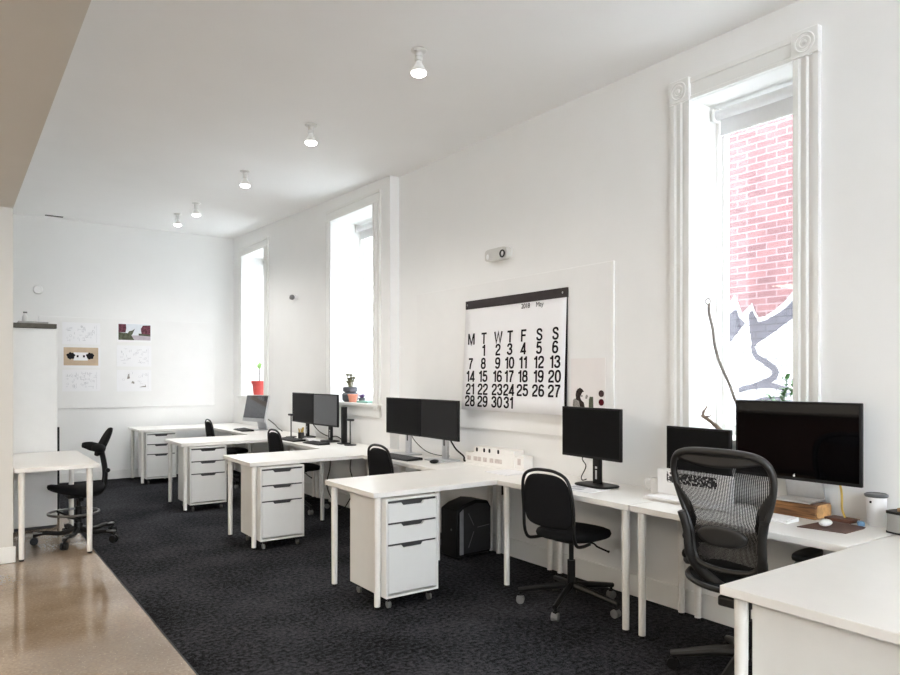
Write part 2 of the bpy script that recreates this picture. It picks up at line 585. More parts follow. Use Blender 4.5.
c = MB()
ys = [YF - 0.3, 0, 3, 5.5, 6.3, 7.5, 9, 10.2, YB + 0.3]
va = [[c.bm.verts.new((x, y, ceil_z(y) + dz)) for y in ys] for (x, dz) in ((XL - 0.3, 0), (XO, 0), (XO, 0.35), (XL - 0.3, 0.35))]
for i in range(len(ys) - 1):
    for a, b in ((0, 1), (1, 2), (2, 3), (3, 0)):
        c.bm.faces.new((va[a][i], va[b][i], va[b][i + 1], va[a][i + 1]))
c.bm.faces.new([va[k][0] for k in range(4)]); c.bm.faces.new([va[k][-1] for k in (3, 2, 1, 0)])
struct(c.build('ceiling', M['ceiling']))
struct(MB().box(XL, 0.415, YF, 6.70, 2.852, CZ + 0.02).build('ceiling_soffit', M['soffit'], smooth=False))

WN = (2.09, 2.76, 1.12, 3.235)
W2 = (6.64, 7.66, 1.20, 3.335)
W1 = (9.85, 10.81, 1.20, 3.35)
ZT = 3.9
w = MB()
w.box(XN, XO, YF - 0.3, WN[0], 0, ZT - 0.25).box(XN, XO, WN[1], YS, 0, ZT - 0.25)
w.box(XN, XO, WN[0], WN[1], 0, WN[2]).box(XN, XO, WN[0], WN[1], WN[3], ZT - 0.25)
struct(w.build('wall_right', M['wall'], smooth=False))
w = MB()
w.box(XF, XO, YS, W2[0], 0, ZT).box(XF, XO, W2[1], W1[0], 0, ZT).box(XF, XO, W1[1], YB + 0.3, 0, ZT)
for ww in (W2, W1):
    w.box(XF, XO, ww[0], ww[1], 0, ww[2]).box(XF, XO, ww[0], ww[1], ww[3], ZT)
struct(w.build('wall_right_far', M['wall'], smooth=False))
struct(MB().box(0.0, XO, YB, YB + 0.3, 0, ZT).build('wall_back', M['wall'], smooth=False))
struct(MB().box(XL, 0.415, 6.68, YB + 0.3, 0, ZT).build('wall_left_pier', M['pier'], smooth=False))
struct(MB().box(XL - 0.3, XL, YF - 0.3, 6.98, 0, ZT).build('wall_left', M['wall'], smooth=False))
w = MB()
w.box(XL - 0.3, -2.0, YF - 0.3, YF, 0, ZT).box(2.2, XO, YF - 0.3, YF, 0, ZT)
w.box(-2.0, 2.2, YF - 0.3, YF, 0, 1.55).box(-2.0, 2.2, YF - 0.3, YF, 2.95, ZT)  # added opening, sized and raised for the light it admits
struct(w.build('wall_front', M['wall'], smooth=False))

# baseboards
def bb(name, x0, x1, y0, y1, h=0.13):
    struct(MB().box(x0, x1, y0, y1, 0, h).build(name, M['trim'], bevel=0.006))
bb('baseboard_right', XN - 0.016, XN, YF, YS, 0.15)
bb('baseboard_right_far', XF - 0.016, XF, YS, YB, 0.15)
bb('baseboard_back', 0.42, XF - 0.016, YB - 0.016, YB, 0.13)
bb('baseboard_left', XL, 0.432, 6.662, 6.68, 0.13)

# ------------------------------------------------------------------ alley outside
struct(MB().box(7.5, 7.8, -6, 30, -1.0, 6.2).build('wall_outside', M['brick'], smooth=False))
struct(MB().box(XO, 7.5, -6, 30, -1.2, -1.0).build('ground_outside', M['asphalt'], smooth=False))


def on_alley(poly, name, m, d=0.006):
    b = MB()
    b.prism(poly, lambda u, v, dd: (7.5 - dd, u, v), -0.01, d)
    return struct(b.build(name, m, smooth=False))


def crop2yz(pts):
    """graffiti outline noted on the photograph, turned into metres along the alley wall"""
    out = []
    f, hx = 707.1, 376.0
    Xv, Yv = (0.81650, 0.57735), (-0.57735, 0.81650)
    for x, y in pts:
        u, v = 710 + x * 0.237, 250 + y * 0.237
        r = ((u - 450) / f, 1.0)
        t = 7.5 / (r[0] * Xv[0] + r[1] * Xv[1])
        out.append((t * (r[0] * Yv[0] + r[1] * Yv[1]), 1.5 - (v - hx) / f * t))
    return out


top = crop2yz([(40, 300), (75, 270), (90, 215), (105, 190), (120, 225), (135, 270), (160, 245), (178, 225), (190, 260), (205, 285), (232, 280), (262, 262), (290, 240), (312, 222), (340, 190), (365, 155), (400, 130)])


def strip(l, r, x0, x1, name, m):
    """closed painted layer between two (y, z) rails, from x0 (front) to x1 (wall)"""
    b = MB()
    g = [[b.bm.verts.new((x, *p)) for p in rail] for rail, x in ((l, x0), (r, x0), (r, x1), (l, x1))]
    for i in range(len(l) - 1):
        for a in range(4):
            c_ = (a + 1) % 4
            b.bm.faces.new((g[a][i], g[a][i + 1], g[c_][i + 1], g[c_][i]))
    b.bm.faces.new([g[a][0] for a in range(4)])
    b.bm.faces.new([g[a][-1] for a in (3, 2, 1, 0)])
    return struct(b.build(name, m, smooth=False))


top = [(30, 5.9), (9.0, 5.9), (8.2, 3.4)] + [(5.6, 2.35)] + top + [(3.2, 2.75), (-6, 2.7)]  # tall far end is white to imitate overexposed brick; the low band is paint
top = sorted(top, key=lambda p: -p[0])
strip(top, [(p[0], -1.0) for p in top], 7.494, 7.502, 'wall_outside_paint_and_glare', M['white_brick'])
on_alley(crop2yz([(60, 300), (75, 285), (100, 255), (112, 252), (125, 285), (150, 308), (120, 345), (75, 405), (60, 420)]), 'wall_outside_grey_paint', M['grey_brick'], 0.012)
on_alley(crop2yz([(165, 272), (180, 255), (195, 285), (205, 305), (240, 295), (275, 275), (315, 250), (345, 220), (365, 190), (365, 278), (320, 310), (260, 355), (200, 395), (180, 415), (170, 340)]), 'wall_outside_grey_paint', M['grey_brick'], 0.012)


def stroke(pts, wd, name, lift=0.0):
    P = [Vector((a, b, 0)) for a, b in crop2yz(pts)]
    P = [Vector(p) for p in spline(P, 6)]
    l, r = [], []
    for i, p in enumerate(P):
        t = (P[min(i + 1, len(P) - 1)] - P[max(i - 1, 0)]).normalized()
        nrm = Vector((-t.y, t.x, 0)) * wd * (0.55 + 0.45 * math.sin(PI * (i + 0.5) / len(P)))
        l.append(p + nrm); r.append(p - nrm)
    strip([(p.x, p.y) for p in l], [(p.x, p.y) for p in r], 7.484 - lift, 7.490 - lift, name, M['mortar_mark'])


stroke([(182, 405), (195, 445), (240, 475), (278, 510), (260, 545), (190, 572), (125, 592)], 0.035, 'wall_outside_graffiti')
stroke([(125, 588), (200, 574), (270, 572), (330, 592)], 0.032, 'wall_outside_graffiti', .007)
stroke([(185, 645), (230, 630), (300, 625)], 0.025, 'wall_outside_graffiti')

# ------------------------------------------------------------------ windows
def window(n, XW, yz, fluted, rail):
    y0, y1, z0, z1 = yz
    root = bpy.data.objects.new('window_%d' % n, None)
    COL.objects.link(root)
    struct(root)
    cw, ct = 0.14, 0.03
    prof = [(0, 0), (0, ct), (.03, ct), (.036, .016), (.058, .016), (.064, ct), (.076, ct), (.082, .016), (.104, .016), (.110, ct), (.14, ct), (.14, 0)]
    for s, ye in ((1, y1), (-1, y0)):
        b = MB()
        b.prism(prof, lambda u, v, d, s=s, ye=ye: (XW - v, ye + s * u, d), z0 - 0.06, z1)
        b.build('casing', M['trim'], root, smooth=False)
        if fluted:
            b = MB().box(XW - 0.042, XW, min(ye - s * .004, ye + s * (cw + .004)), max(ye - s * .004, ye + s * (cw + .004)), z1, z1 + 0.145)
            bl = b.build('corner_block', M['trim'], root, bevel=0.003)
            r = MB()
            cy, cz = ye + s * cw / 2, z1 + 0.0725
            for rr, tr in ((0.052, 0.006), (0.030, 0.006)):
                r.tube([(XW - 0.043, cy + rr * math.cos(t), cz + rr * math.sin(t)) for t in [2 * PI * k / 32 for k in range(32)]], tr, True, 8)
            r.ball((XW - 0.042, cy, cz), 0.014)
            r.build('rosette', M['trim'], bl)
    b = MB()
    zt = z1 + 0.002
    hp = [(0, 0), (0, ct - .004), (.02, ct - .004), (.026, .018), (.10, .018), (.106, ct - .004), (.135, ct - .004), (.135, 0)]
    ya, yb2 = (y0, y1) if fluted else (y0 - cw, y1 + cw)
    b.prism(hp, lambda u, v, d: (XW - v, d, zt + u), ya, yb2)
    b.build('head_casing', M['trim'], root, smooth=False)
    # sill board and apron
    b = MB().box(XW - 0.001, XO - 0.1, y0, y1, z0 - 0.03, z0 + 0.002)
    b.box(XW - 0.05, XW - 0.001, y0 - cw - 0.02, y1 + cw + 0.02, z0 - 0.03, z0 + 0.002)
    b.build('sill', M['trim'], root, bevel=0.004)
    MB().box(XW - 0.022, XW, y0 - cw, y1 + cw, z0 - 0.14, z0 - 0.032).build('apron', M['trim'], root, bevel=0.004)
    # sash
    xs = 4.10
    b = MB()
    fw = 0.05
    b.box(xs, xs + .04, y0, y0 + fw, z0, z1).box(xs, xs + .04, y1 - fw, y1, z0, z1)
    b.box(xs, xs + .04, y0 + fw, y1 - fw, z1 - fw, z1).box(xs, xs + .04, y0 + fw, y1 - fw, z0, z0 + 0.07)
    b.build('sash', M['trim'], root, bevel=0.004)
    b = MB().box(xs - .03, xs, y0, y0 + .025, z0, z1).box(xs - .03, xs, y1 - .025, y1, z0, z1)
    b.build('stop_bead', M['trim'], root, bevel=0.003)
    if rail:
        zr = 2.33
        MB().box(xs - .012, xs + .04, y0 + fw, y1 - fw, zr - .03, zr + .03).build('meeting_rail', M['trim'], root, bevel=0.004)
    MB().box(xs + .018, xs + .022, y0 + fw, y1 - fw, z0 + .07, z1 - fw).build('pane', M['glass'], root, smooth=False)
    # roller shade under the head
    b = MB().cyl((xs - .055, y0 + .03, z1 - .055), (xs - .055, y1 - .03, z1 - .055), 0.032)
    b.build('roller', M['shade_fabric'], root)
    b = MB().box(xs - .03, xs - .026, y0 + .035, y1 - .035, z1 - .17, z1 - .06)
    b.box(xs - .036, xs - .02, y0 + .035, y1 - .035, z1 - .185, z1 - .168)
    b.build('shade_fabric', M['shade_fabric'], root)
    b = MB().box(xs - .095, xs - .02, y0 + .012, y0 + .028, z1 - .10, z1 - .015).box(xs - .095, xs - .02, y1 - .028, y1 - .012, z1 - .10, z1 - .015)
    b.build('shade_bracket', M['trim'], root, bevel=0.003)
    return root


window(1, XN, WN, True, False)
window(2, XF, W2, False, True)
window(3, XF, W1, False, True)

# pin boards fixed to the walls
def pinboard(name, label, x0, x1, y0, y1, z0, z1):
    b = MB().box(x0, x1, y0, y1, z0, z1)
    return tag(b.build(name, M['board'], bevel=0.003), label, 'pin board')
pinboard('pin_board', 'large white painted pin board on right wall behind the wall calendar', XN - 0.022, XN - .001, 3.39, 5.95, 1.04, 2.31)
pinboard('pin_board', 'wide white pin board on back wall carrying six pinned sheets', 1.0, 3.40, YB - 0.02, YB - .001, 1.04, 2.33)

# ------------------------------------------------------------------ desks
T = 0.757
def desk(label, x0, x1, y0, y1, legs, group):
    cx, cy = (x0 + x1) / 2, (y0 + y1) / 2
    t = thing('desk', label, 'desk', (cx, cy, 0), 0, group)
    MB().box(x0 - cx, x1 - cx, y0 - cy, y1 - cy, T - 0.034, T).build('tabletop', M['desk'], t, bevel=0.0025)
    for lx, ly in legs:
        l = MB().cyl((lx - cx, ly - cy, 0.016), (lx - cx, ly - cy, T - 0.034), 0.020, 0.0245, 20).build('leg', M['leg'], t)
        MB().cyl((lx - cx, ly - cy, 0), (lx - cx, ly - cy, 0.017), 0.0175, 0.0175, 16).build('foot', M['black'], l)
    return t


G1 = 'white return desks standing out from the right wall'
G2 = 'white wall desks along the right wall'
def ret(label, x0, y0, y1, x1):
    return desk(label, x0, x1, y0, y1, [(x0 + .055, y0 + .05), (x0 + .055, y1 - .05), (x1 - .035, y0 + .05), (x1 - .035, y1 - .05)], G1)
def wd(label, x0, x1, y0, y1):
    return desk(label, x0, x1, y0, y1, [(x0 + .045, y0 + .055), (x0 + .045, y1 - .055), (x1 - .035, y0 + .055), (x1 - .035, y1 - .055)], G2)


ret('nearest white return desk, cut by the right edge of the photo', 2.235, 0.76, 1.50, 3.80)
ret('white return desk in the middle carrying a white card building model', 2.19, 3.935, 4.655, 3.79)
ret('white return desk between the two pairs of black monitors', 2.09, 5.92, 6.65, 3.69)
ret('white return desk second from the back wall, in front of the tilted silver computer', 2.07, 8.03, 8.78, 3.69)
ret('farthest white return desk, standing against the back wall', 2.12, 10.40, 11.14, 3.69)
wd('white wall desk under the big window holding the glossy black displays', 3.19, 3.79, 1.515, 2.725)
wd('white wall desk holding one single black monitor near the calendar', 3.19, 3.79, 2.735, 3.93)
wd('white wall desk left of the calendar with a pair of monitors', 3.17, 3.79, 4.665, 5.90)
wd('white wall desk under the middle window with a pair of monitors', 3.09, 3.69, 6.66, 8.02)
wd('white wall desk under the far window with the tilted silver computer', 3.09, 3.69, 8.79, 10.39)
desk('narrow white table beside the left wall pier on polished concrete', 0.42, 1.035, 6.615, 7.93,
     [(0.473, 6.675), (0.967, 6.66), (0.98, 7.87), (0.475, 7.87)], 'white side tables')

# ------------------------------------------------------------------ drawer units
def make_drawer_unit(label):
    t = thing('drawer_unit', label, 'drawer unit', (0, 0, 0), 0, 'white drawer units under the return desks')
    w_, d_, z0, z1 = 0.402, 0.50, 0.075, 0.712
    e = 0.014
    b = MB()
    b.box(0, e, 0, d_, z0, z1).box(w_ - e, w_, 0, d_, z0, z1).box(e, w_ - e, 0, d_, z1 - e, z1).box(e, w_ - e, 0, d_, z0, z0 + e).box(e, w_ - e, d_ - e, d_, z0 + e, z1 - e)
    b.build('cabinet_body', M['drawer'], t, bevel=0.002)
    zz = z1 - e - 0.004
    for h in (0.137, 0.137, 0.315):
        za, zb = zz - h, zz - 0.013
        xa, xb = e + .003, w_ - e - .003
        xm, hw, nd = w_ / 2, 0.075, 0.020
        poly = [(xa, za), (xb, za), (xb, zb), (xm + hw + .012, zb), (xm + hw - .004, zb - nd), (xm - hw + .004, zb - nd), (xm - hw - .012, zb), (xa, zb)]
        b = MB().prism(poly, lambda u, v, d: (u, d, v), 0.001, 0.018)
        dr = b.build('drawer', M['drawer'], t, smooth=False)
        MB().box(xa, xb, 0.019, 0.40, za + .002, zb - 0.03).build('drawer_box', M['drawer'], dr, smooth=False)
        MB().box(xa, xb, 0.012, 0.019, zb - .0005, zz - .0005).box(xm - hw - .012, xm + hw + .012, 0.020, 0.03, zb - .03, zz - .0005).build('handle', M['dark_gap'], dr, smooth=False)  # dark plate standing in for the shade inside the gap and grip notch
        zz = za
    for x in (0.045, w_ - .045):
        for y in (0.05, d_ - .05):
            c_ = MB().box(x - .016, x + .016, y - .02, y + .014, 0.045, 0.075)
            k = c_.build('caster', M['chrome'], t, bevel=.003)
            MB().cyl((x - .009, y, 0.024), (x + .009, y, 0.024), 0.024, seg=18).build('wheel', M['grey_wheel'], k)
    return t


du = make_drawer_unit('white three-drawer unit under the nearest return desk, side panel showing')
du.location = (2.30, 0.915, 0)
GD = 'white drawer units under the return desks'
dup(du, (2.271, 3.915, 0), 0, 'white three-drawer unit under the return desk beside the black computer tower', GD)
dup(du, (2.174, 5.89, 0), 0, 'white three-drawer unit under the return desk between the two monitor pairs', GD)
dup(du, (2.156, 8.00, 0), 0, 'white three-drawer unit second from the back wall', GD)
dup(du, (2.205, 10.37, 0), 0, 'farthest white three-drawer unit, near the back wall', GD)

# ------------------------------------------------------------------ swivel chairs with looped back
def make_loop_chair(label):
    t = thing('swivel_chair', label, 'chair', (0, 0, 0), 0, 'black swivel chairs at the wall desks')
    for k in range(5):
        a = R(36 + 72 * k + 20)
        ca, sa = math.cos(a), math.sin(a)
        b = MB()
        P = [(0.03 * ca, 0.03 * sa, 0.135), (0.18 * ca, 0.18 * sa, 0.115), (0.345 * ca, 0.345 * sa, 0.088)]
        b.tube(P, [0.024, 0.020, 0.016], False, 8)
        lg = b.build('base_leg', M['black_metal'], t)
        px, py = 0.332 * ca, 0.332 * sa
        MB().cyl((px, py, 0.05), (px, py, 0.088), 0.009, seg=10).box(px - .012, px + .012, py - .012, py + .012, .04, .062).build('caster_fork', M['black'], lg)
        tx, ty = -sa, ca
        MB().cyl((px - .021 * tx, py - .021 * ty, .027), (px + .021 * tx, py + .021 * ty, .027), 0.027, seg=18).build('caster_wheel', M['grey_wheel'], lg)
    MB().cyl((0, 0, .10), (0, 0, .30), .026).cyl((0, 0, .30), (0, 0, .43), .016).cyl((0, 0, .09), (0, 0, .15), .036, .03).build('gas_column', M['black_metal'], t)
    MB().box(-.09, .09, -.07, .07, .425, .45).build('seat_mechanism', M['black_metal'], t, bevel=.004)
    MB().tube(spline([(0.02, -.05, .43), (.04, -.14, .425), (.05, -.17, .405), (.06, -.25, .385)], 5), [.006] * 10 + [.006] * 5 + [.009], seg=8).build('lever', M['black'], t)
    out = []
    for (u, v) in superellipse(.235, .225, 2.7, 40, 0.015, 0):
        out.append((u, v * (1.0 - .10 * (u < 0) * abs(u) / .22)))
    MB().pad(out, .06, lambda u, v: .478 - .18 * max(0, u - .12) ** 1.5 - .12 * (v * v) * 0 + .10 * max(0, -u - .12)).build('seat', M['black_soft'], t, angle=60)
    bx = lambda z: -.225 - .16 * (z - .5) ** 1.2 if z > .5 else -.225
    L = [(-.05, .18, .44), (-.14, .192, .44), (-.205, .195, .455), (bx(.52) - .01, .197, .52), (bx(.65), .200, .65), (bx(.78), .193, .79), (bx(.86), .163, .87), (bx(.90), .088, .905)]
    path = L + [(bx(.91), 0, .912)] + [(x, -y, z) for x, y, z in reversed(L)]
    MB().tube(spline(path, 5), .0105, False, 10).build('back_loop', M['black_metal'], t)
    hp = [(0, .886), (.09, .880), (.146, .855), (.176, .80), (.189, .72), (.190, .64), (.180, .585), (.14, .553), (.06, .54), (0, .538)]
    hp = [(p.x, p.y) for p in spline([(a, b_, 0) for a, b_ in hp], 3)]
    bo = hp + [(-a, b_) for a, b_ in reversed(hp[1:-1])]
    MB().pad(bo, .035, lambda u, v: bx(max(v, .5)) + .004, axis='x').build('backrest', M['black_soft'], t, angle=60)
    return t


ch = make_loop_chair('black swivel chair with looped back, alone in front of the single monitor')
ch.location = (3.315, 3.315, 0); ch.rotation_euler = (0, 0, R(8))
GC = 'black swivel chairs at the wall desks'
dup(ch, (3.25, 5.27, 0), R(0), 'black swivel chair tucked between the card model desk and the desk behind', GC)
dup(ch, (3.17, 7.44, 0), R(0), 'black swivel chair in front of the middle window monitors', GC)
dup(ch, (3.12, 9.66, 0), R(-3), 'farthest black swivel chair, in front of the tilted silver computer', GC)

# ------------------------------------------------------------------ mesh-back task chair
def make_task_chair():
    t = thing('task_chair', 'black mesh-back ergonomic chair pushed in at the nearest desk corner', 'chair', (3.205, 2.0, 0), R(6))
    for k in range(5):
        a = R(18 + 72 * k + 23.4)
        ca, sa = math.cos(a), math.sin(a)
        lg = MB().tube([(.03 * ca, .03 * sa, .14), (.15 * ca, .15 * sa, .125), (.36 * ca, .36 * sa, .075)], [.033, .026, .018], seg=10).build('base_leg', M['graphite'], t)
        px, py = .35 * ca, .35 * sa
        tx, ty = -sa, ca
        MB().cyl((px, py, .05), (px, py, .085), .011).build('caster_fork', M['black'], lg)
        c_ = MB()
        for s in (-1, 1):
            c_.cyl((px + s * .008 * tx, py + s * .008 * ty, .03), (px + s * .027 * tx, py + s * .027 * ty, .03), .03, .028, 18)
        c_.build('caster_wheel', M['black'], lg)
    MB().cyl((0, 0, .09), (0, 0, .16), .045, .036).cyl((0, 0, .16), (0, 0, .30), .03).cyl((0, 0, .3), (0, 0, .40), .018).build('gas_column', M['black_metal'], t)
    b = MB().box(-.13, .13, -.075, .075, .385, .44)
    b.box(-.20, -.08, -.05, .05, .40, .45)
    b.build('tilt_mechanism', M['graphite'], t, bevel=.012)
    so = superellipse(.24, .255, 3.2, 40, .03, 0)
    seat = lambda u, v: .485 + .45 * v * v - .25 * max(0, u - .14) ** 1.4
    MB().pad(so, .022, seat).build('seat', M['black_soft'], t, angle=60)
    MB().tube([(u, v, seat(u, v) - .004) for u, v in superellipse(.25, .265, 3.2, 48, .03, 0)], .014, True, 8).build('seat_frame', M['graphite'], t)
    # back: half outline in (y,z), wide shoulders narrowing to the waist
    half = [(0, 1.148), (.105, 1.146), (.185, 1.132), (.228, 1.10), (.245, 1.045), (.240, .975), (.218, .89), (.190, .81), (.172, .745), (.165, .68), (.155, .622), (.115, .588), (0, .578)]
    bx = lambda y, z: -.205 - .22 * max(0, z - .58) ** 1.25 - .06 * max(0, .78 - z) + .55 * y * y
    full = [(y, z) for y, z in half] + [(-y, z) for y, z in reversed(half[1:-1])]
    path = spline([(bx(y, z), y, z) for y, z in full], 5, True)
    rr = []
    for p in path:
        rr.append(.0130 + .005 * max(0, (p.z - .8) / .36))
    MB().tube(path, rr, True, 10).build('back_frame', M['graphite'], t, angle=60)
    # top rail under the head of the frame
    MB().sheet(lambda s, q: (bx((s - .5) * .42, 1.14) + .004, (s - .5) * .42, 1.142 - q * (.03 + .04 * math.cos(PI * (s - .5))) - .25 * ((s - .5) * .42) ** 2), 24, 4).build('top_rail', M['graphite'], t).modifiers.new('solid', 'SOLIDIFY').thickness = .006
    # woven mesh: real strands
    hs = sorted(half, key=lambda p: p[1])
    def hw(z):
        for (y0, z0), (y1, z1) in zip(hs, hs[1:]):
            if z0 <= z <= z1:
                return y0 + (y1 - y0) * ((z - z0) / max(1e-6, z1 - z0)) ** .6
        return 0
    b = MB()
    n = 61
    for i in range(n):
        s = (i / (n - 1) - .5) * 2
        prev = None
        for k in range(25):
            z = .60 + (1.138 - .60) * k / 24
            wz = hw(z)
            y = s * wz
            x = bx(y, z)
            p = (b.bm.verts.new((x, y - .0021, z)), b.bm.verts.new((x, y + .0021, z)))
            if prev:
                b.bm.faces.new((prev[0], prev[1], p[1], p[0]))
            prev = p
    for k in range(84):
        z = .60 + (1.136 - .60) * k / 83
        wz = hw(z)
        prev = None
        for i in range(21):
            y = (i / 20 - .5) * 2 * wz
            x = bx(y, z) + .0006
            p = (b.bm.verts.new((x, y, z - .0009)), b.bm.verts.new((x, y, z + .0009)))
            if prev:
                b.bm.faces.new((prev[0], prev[1], p[1], p[0]))
            prev = p
    b.build('back_mesh', M['black_soft'], t, smooth=False)
    # lumbar pad and support arms
    MB().pad(superellipse(.125, .050, 2.1, 30, .0, .745), .03, lambda u, v: bx(u, v) - .022, axis='x').build('lumbar_pad', M['graphite'], t, angle=60)
    b = MB()
    P = [(bx(.15, .86) - .016, .204, .84), (bx(.17, .75) - .02, .185, .75), (bx(.17, .66) - .015, .180, .64), (-.17, .15, .545), (-.14, .05, .47)]
    for s in (1, -1):
        b.tube(spline([(x, s * y, z) for x, y, z in P], 5), [.022] * 10 + [.026] * 11, seg=8)
    b.build('back_support', M['graphite'], t, angle=60)
    b = MB()
    for s in (1, -1):
        b = MB().sheet(lambda q, r_, s=s: (bx(.2, .74 + .24 * q) - .006, s * (hw(.74 + .24 * q) - .004 - r_ * .05 * math.sin(PI * q) ** .8), .74 + .24 * q), 14, 3)
        g = b.build('side_gusset', M['graphite'], t)
        g.modifiers.new('solid', 'SOLIDIFY').thickness = .006
    for s in (1, -1):
        b = MB().tube(spline([(-.19, s * .17, .60), (-.17, s * .22, .58), (-.10, s * .255, .60), (-.02, s * .26, .63)], 5), .02, seg=8)
        a = b.build('armrest', M['graphite'], t, angle=60)
        MB().pad(superellipse(.125, .045, 2.6, 30, .07, s * .26), .034, lambda u, v: .658).build('arm_pad', M['black'], a, angle=60)
    MB().ball((-.16, .235, .70), .022, 1, .8, 1).build('adjustment_knob', M['black'], t)
    MB().ball((-.16, .235, .61), .025, 1, .8, 1).build('adjustment_knob', M['black'], t)
    return t


make_task_chair()

# ------------------------------------------------------------------ saddle stool chair at the side table
def make_saddle_chair():
    t = thing('saddle_chair', 'black saddle seat work chair with foot ring beside the narrow table', 'chair', (0.955, 7.20, 0), R(180 + 6))
    for k in range(5):
        a = R(72 * k + 58)
        ca, sa = math.cos(a), math.sin(a)
        lg = MB().tube(spline([(.03 * ca, .03 * sa, .12), (.14 * ca, .14 * sa, .085), (.27 * ca, .27 * sa, .10), (.355 * ca, .355 * sa, .085)], 5), [.024] * 5 + [.020] * 5 + [.019] * 5 + [.017], seg=10).build('base_leg', M['black_metal'], t)
        MB().box(-.075, .0, -.019, .019, .0, .012, Matrix.Translation((.36 * ca, .36 * sa, .098)) @ Matrix.Rotation(a, 4, 'Z')).build('toe_cap', M['toe'], lg, bevel=.004)
        px, py = .35 * ca, .35 * sa
        tx, ty = -sa, ca
        c_ = MB()
        for s in (-1, 1):
            c_.cyl((px + s * .007 * tx, py + s * .007 * ty, .034), (px + s * .026 * tx, py + s * .026 * ty, .034), .034, .032, 18)
        c_.cyl((px, py, .05), (px, py, .09), .01)
        c_.build('caster', M['black'], lg)
    MB().cyl((0, 0, .08), (0, 0, .17), .045, .038).cyl((0, 0, .17), (0, 0, .32), .028).cyl((0, 0, .32), (0, 0, .44), .018).build('gas_column', M['black_metal'], t)
    b = MB().tube([(.04 + .205 * math.cos(q), .205 * math.sin(q), .265) for q in [2 * PI * k / 36 for k in range(36)]], .011, True, 8)
    fr = b.build('foot_ring', M['toe'], t)
    fr['label'] = 'steel foot ring'
    b = MB()
    for q in (R(60), R(180), R(300)):
        b.tube([(.03 * math.cos(q), .03 * math.sin(q), .20), (.04 + .2 * math.cos(q), .2 * math.sin(q), .262)], .010, seg=8)
    b.build('ring_strut', M['black_metal'], fr)
    MB().box(-.10, .10, -.07, .07, .40, .44).box(-.02, .02, -.10, .10, .37, .405).build('seat_mechanism', M['black'], t, bevel=.01)
    so = []
    for u, v in superellipse(.235, .205, 2.3, 40, .02, 0):
        so.append((u, v * (1 - .35 * max(0, u) / .25)))
    MB().pad(so, .065, lambda u, v: .475 + .9 * u * u * .5 - .5 * v * v + .03 * (u > 0) * u).build('seat', M['black_soft'], t, angle=60)
    MB().tube(spline([(-.06, 0, .42), (-.14, 0, .415), (-.195, 0, .45), (-.222, 0, .55), (-.220, 0, .66), (-.195, 0, .80)], 6), .024, seg=10).build('back_post', M['black_metal'], t)
    MB().cyl((-.240, -.035, .625), (-.240, .035, .625), .02).build('height_knob', M['black'], t)
    # wing-shaped rest: centre tongue and two curved wings
    tz = lambda v: -.170 - .48 * (v - .80)
    bo = [(u * (1 - .25 * max(0, (v - .86)) / .15), v) for u, v in superellipse(.10, .130, 2.8, 28, 0, .890)]
    MB().pad(bo, .04, lambda u, v: tz(v), axis='x').build('backrest', M['black_soft'], t, angle=60)
    b = MB()
    P = [(-.07, .165, .855), (-.11, .16, .85), (-.15, .115, .84), (-.175, .05, .832), (-.18, 0, .83)]
    full = P + [(x, -y, z) for x, y, z in reversed(P[:-1])]
    sp = spline(full, 5)
    rad = [.022 + .020 * min(1, min(i, len(sp) - 1 - i) / 8) for i in range(len(sp))]
    b.tube(sp, rad, False, 10)
    b.build('wing_rest', M['black_soft'], t, angle=60)
    return t


make_saddle_chair()

# ------------------------------------------------------------------ tall cabinet by the left pier
t = thing('tall_cabinet', 'tall white cabinet with dark top board behind the narrow table', 'cabinet', (0.645, 8.17, 0))
MB().box(-.215, .222, -.215, .25, 0.03, 1.965).build('cabinet_body', M['drawer'], t, bevel=.004)
MB().box(-.21, .217, -.222, -.2155, 0.62, 1.945).build('door', M['drawer'], t, bevel=.002)
MB().box(-.21, .217, -.222, -.2155, 0.05, 0.61).build('door', M['drawer'], t, bevel=.002)
MB().box(-.205, .212, -.19, .24, 0.0, 0.03).build('plinth', M['dark_gap'], t)
MB().box(-.22, .215, -.24, .25, 1.968, 2.012).build('top_board', mat('dark_olive_board', (0.10, 0.09, 0.07), .6, var=.2), t, bevel=.003)['label'] = 'dark brown top board'
tag(MB().box(-.125, .13, -.16, .12, 0, .018).build('flat_box', M['grey_box'], bevel=.004), 'flat grey folder lying on top of the tall white cabinet', 'folder').location = (.66, 8.10, 2.0125)
b = MB().lathe([(.022, 0), (.026, .01), (.026, .09), (.012, .11), (.011, .125)], seg=18)
o = b.build('spray_bottle', M['white_plastic']); o.location = (.62, 8.34, 2.0125)
MB().box(-.016, .02, -.008, .008, .125, .14).build('nozzle', M['grey_wheel'], o, bevel=.002)
tag(o, 'small white bottle standing on top of the tall white cabinet', 'bottle')
t = thing('upright_panel', 'slim black upright panel standing behind the tall white cabinet', 'panel', (0.915, 8.43, 0))
MB().box(-.035, .022, -.02, .02, 0.0, .965).build('upright_panel', M['black'], t, bevel=.003)
MB().box(-.02, .008, -.012, .012, .966, .985).ball((-.012, 0, 1.0), .014).build('clip', M['white_plastic'], t)

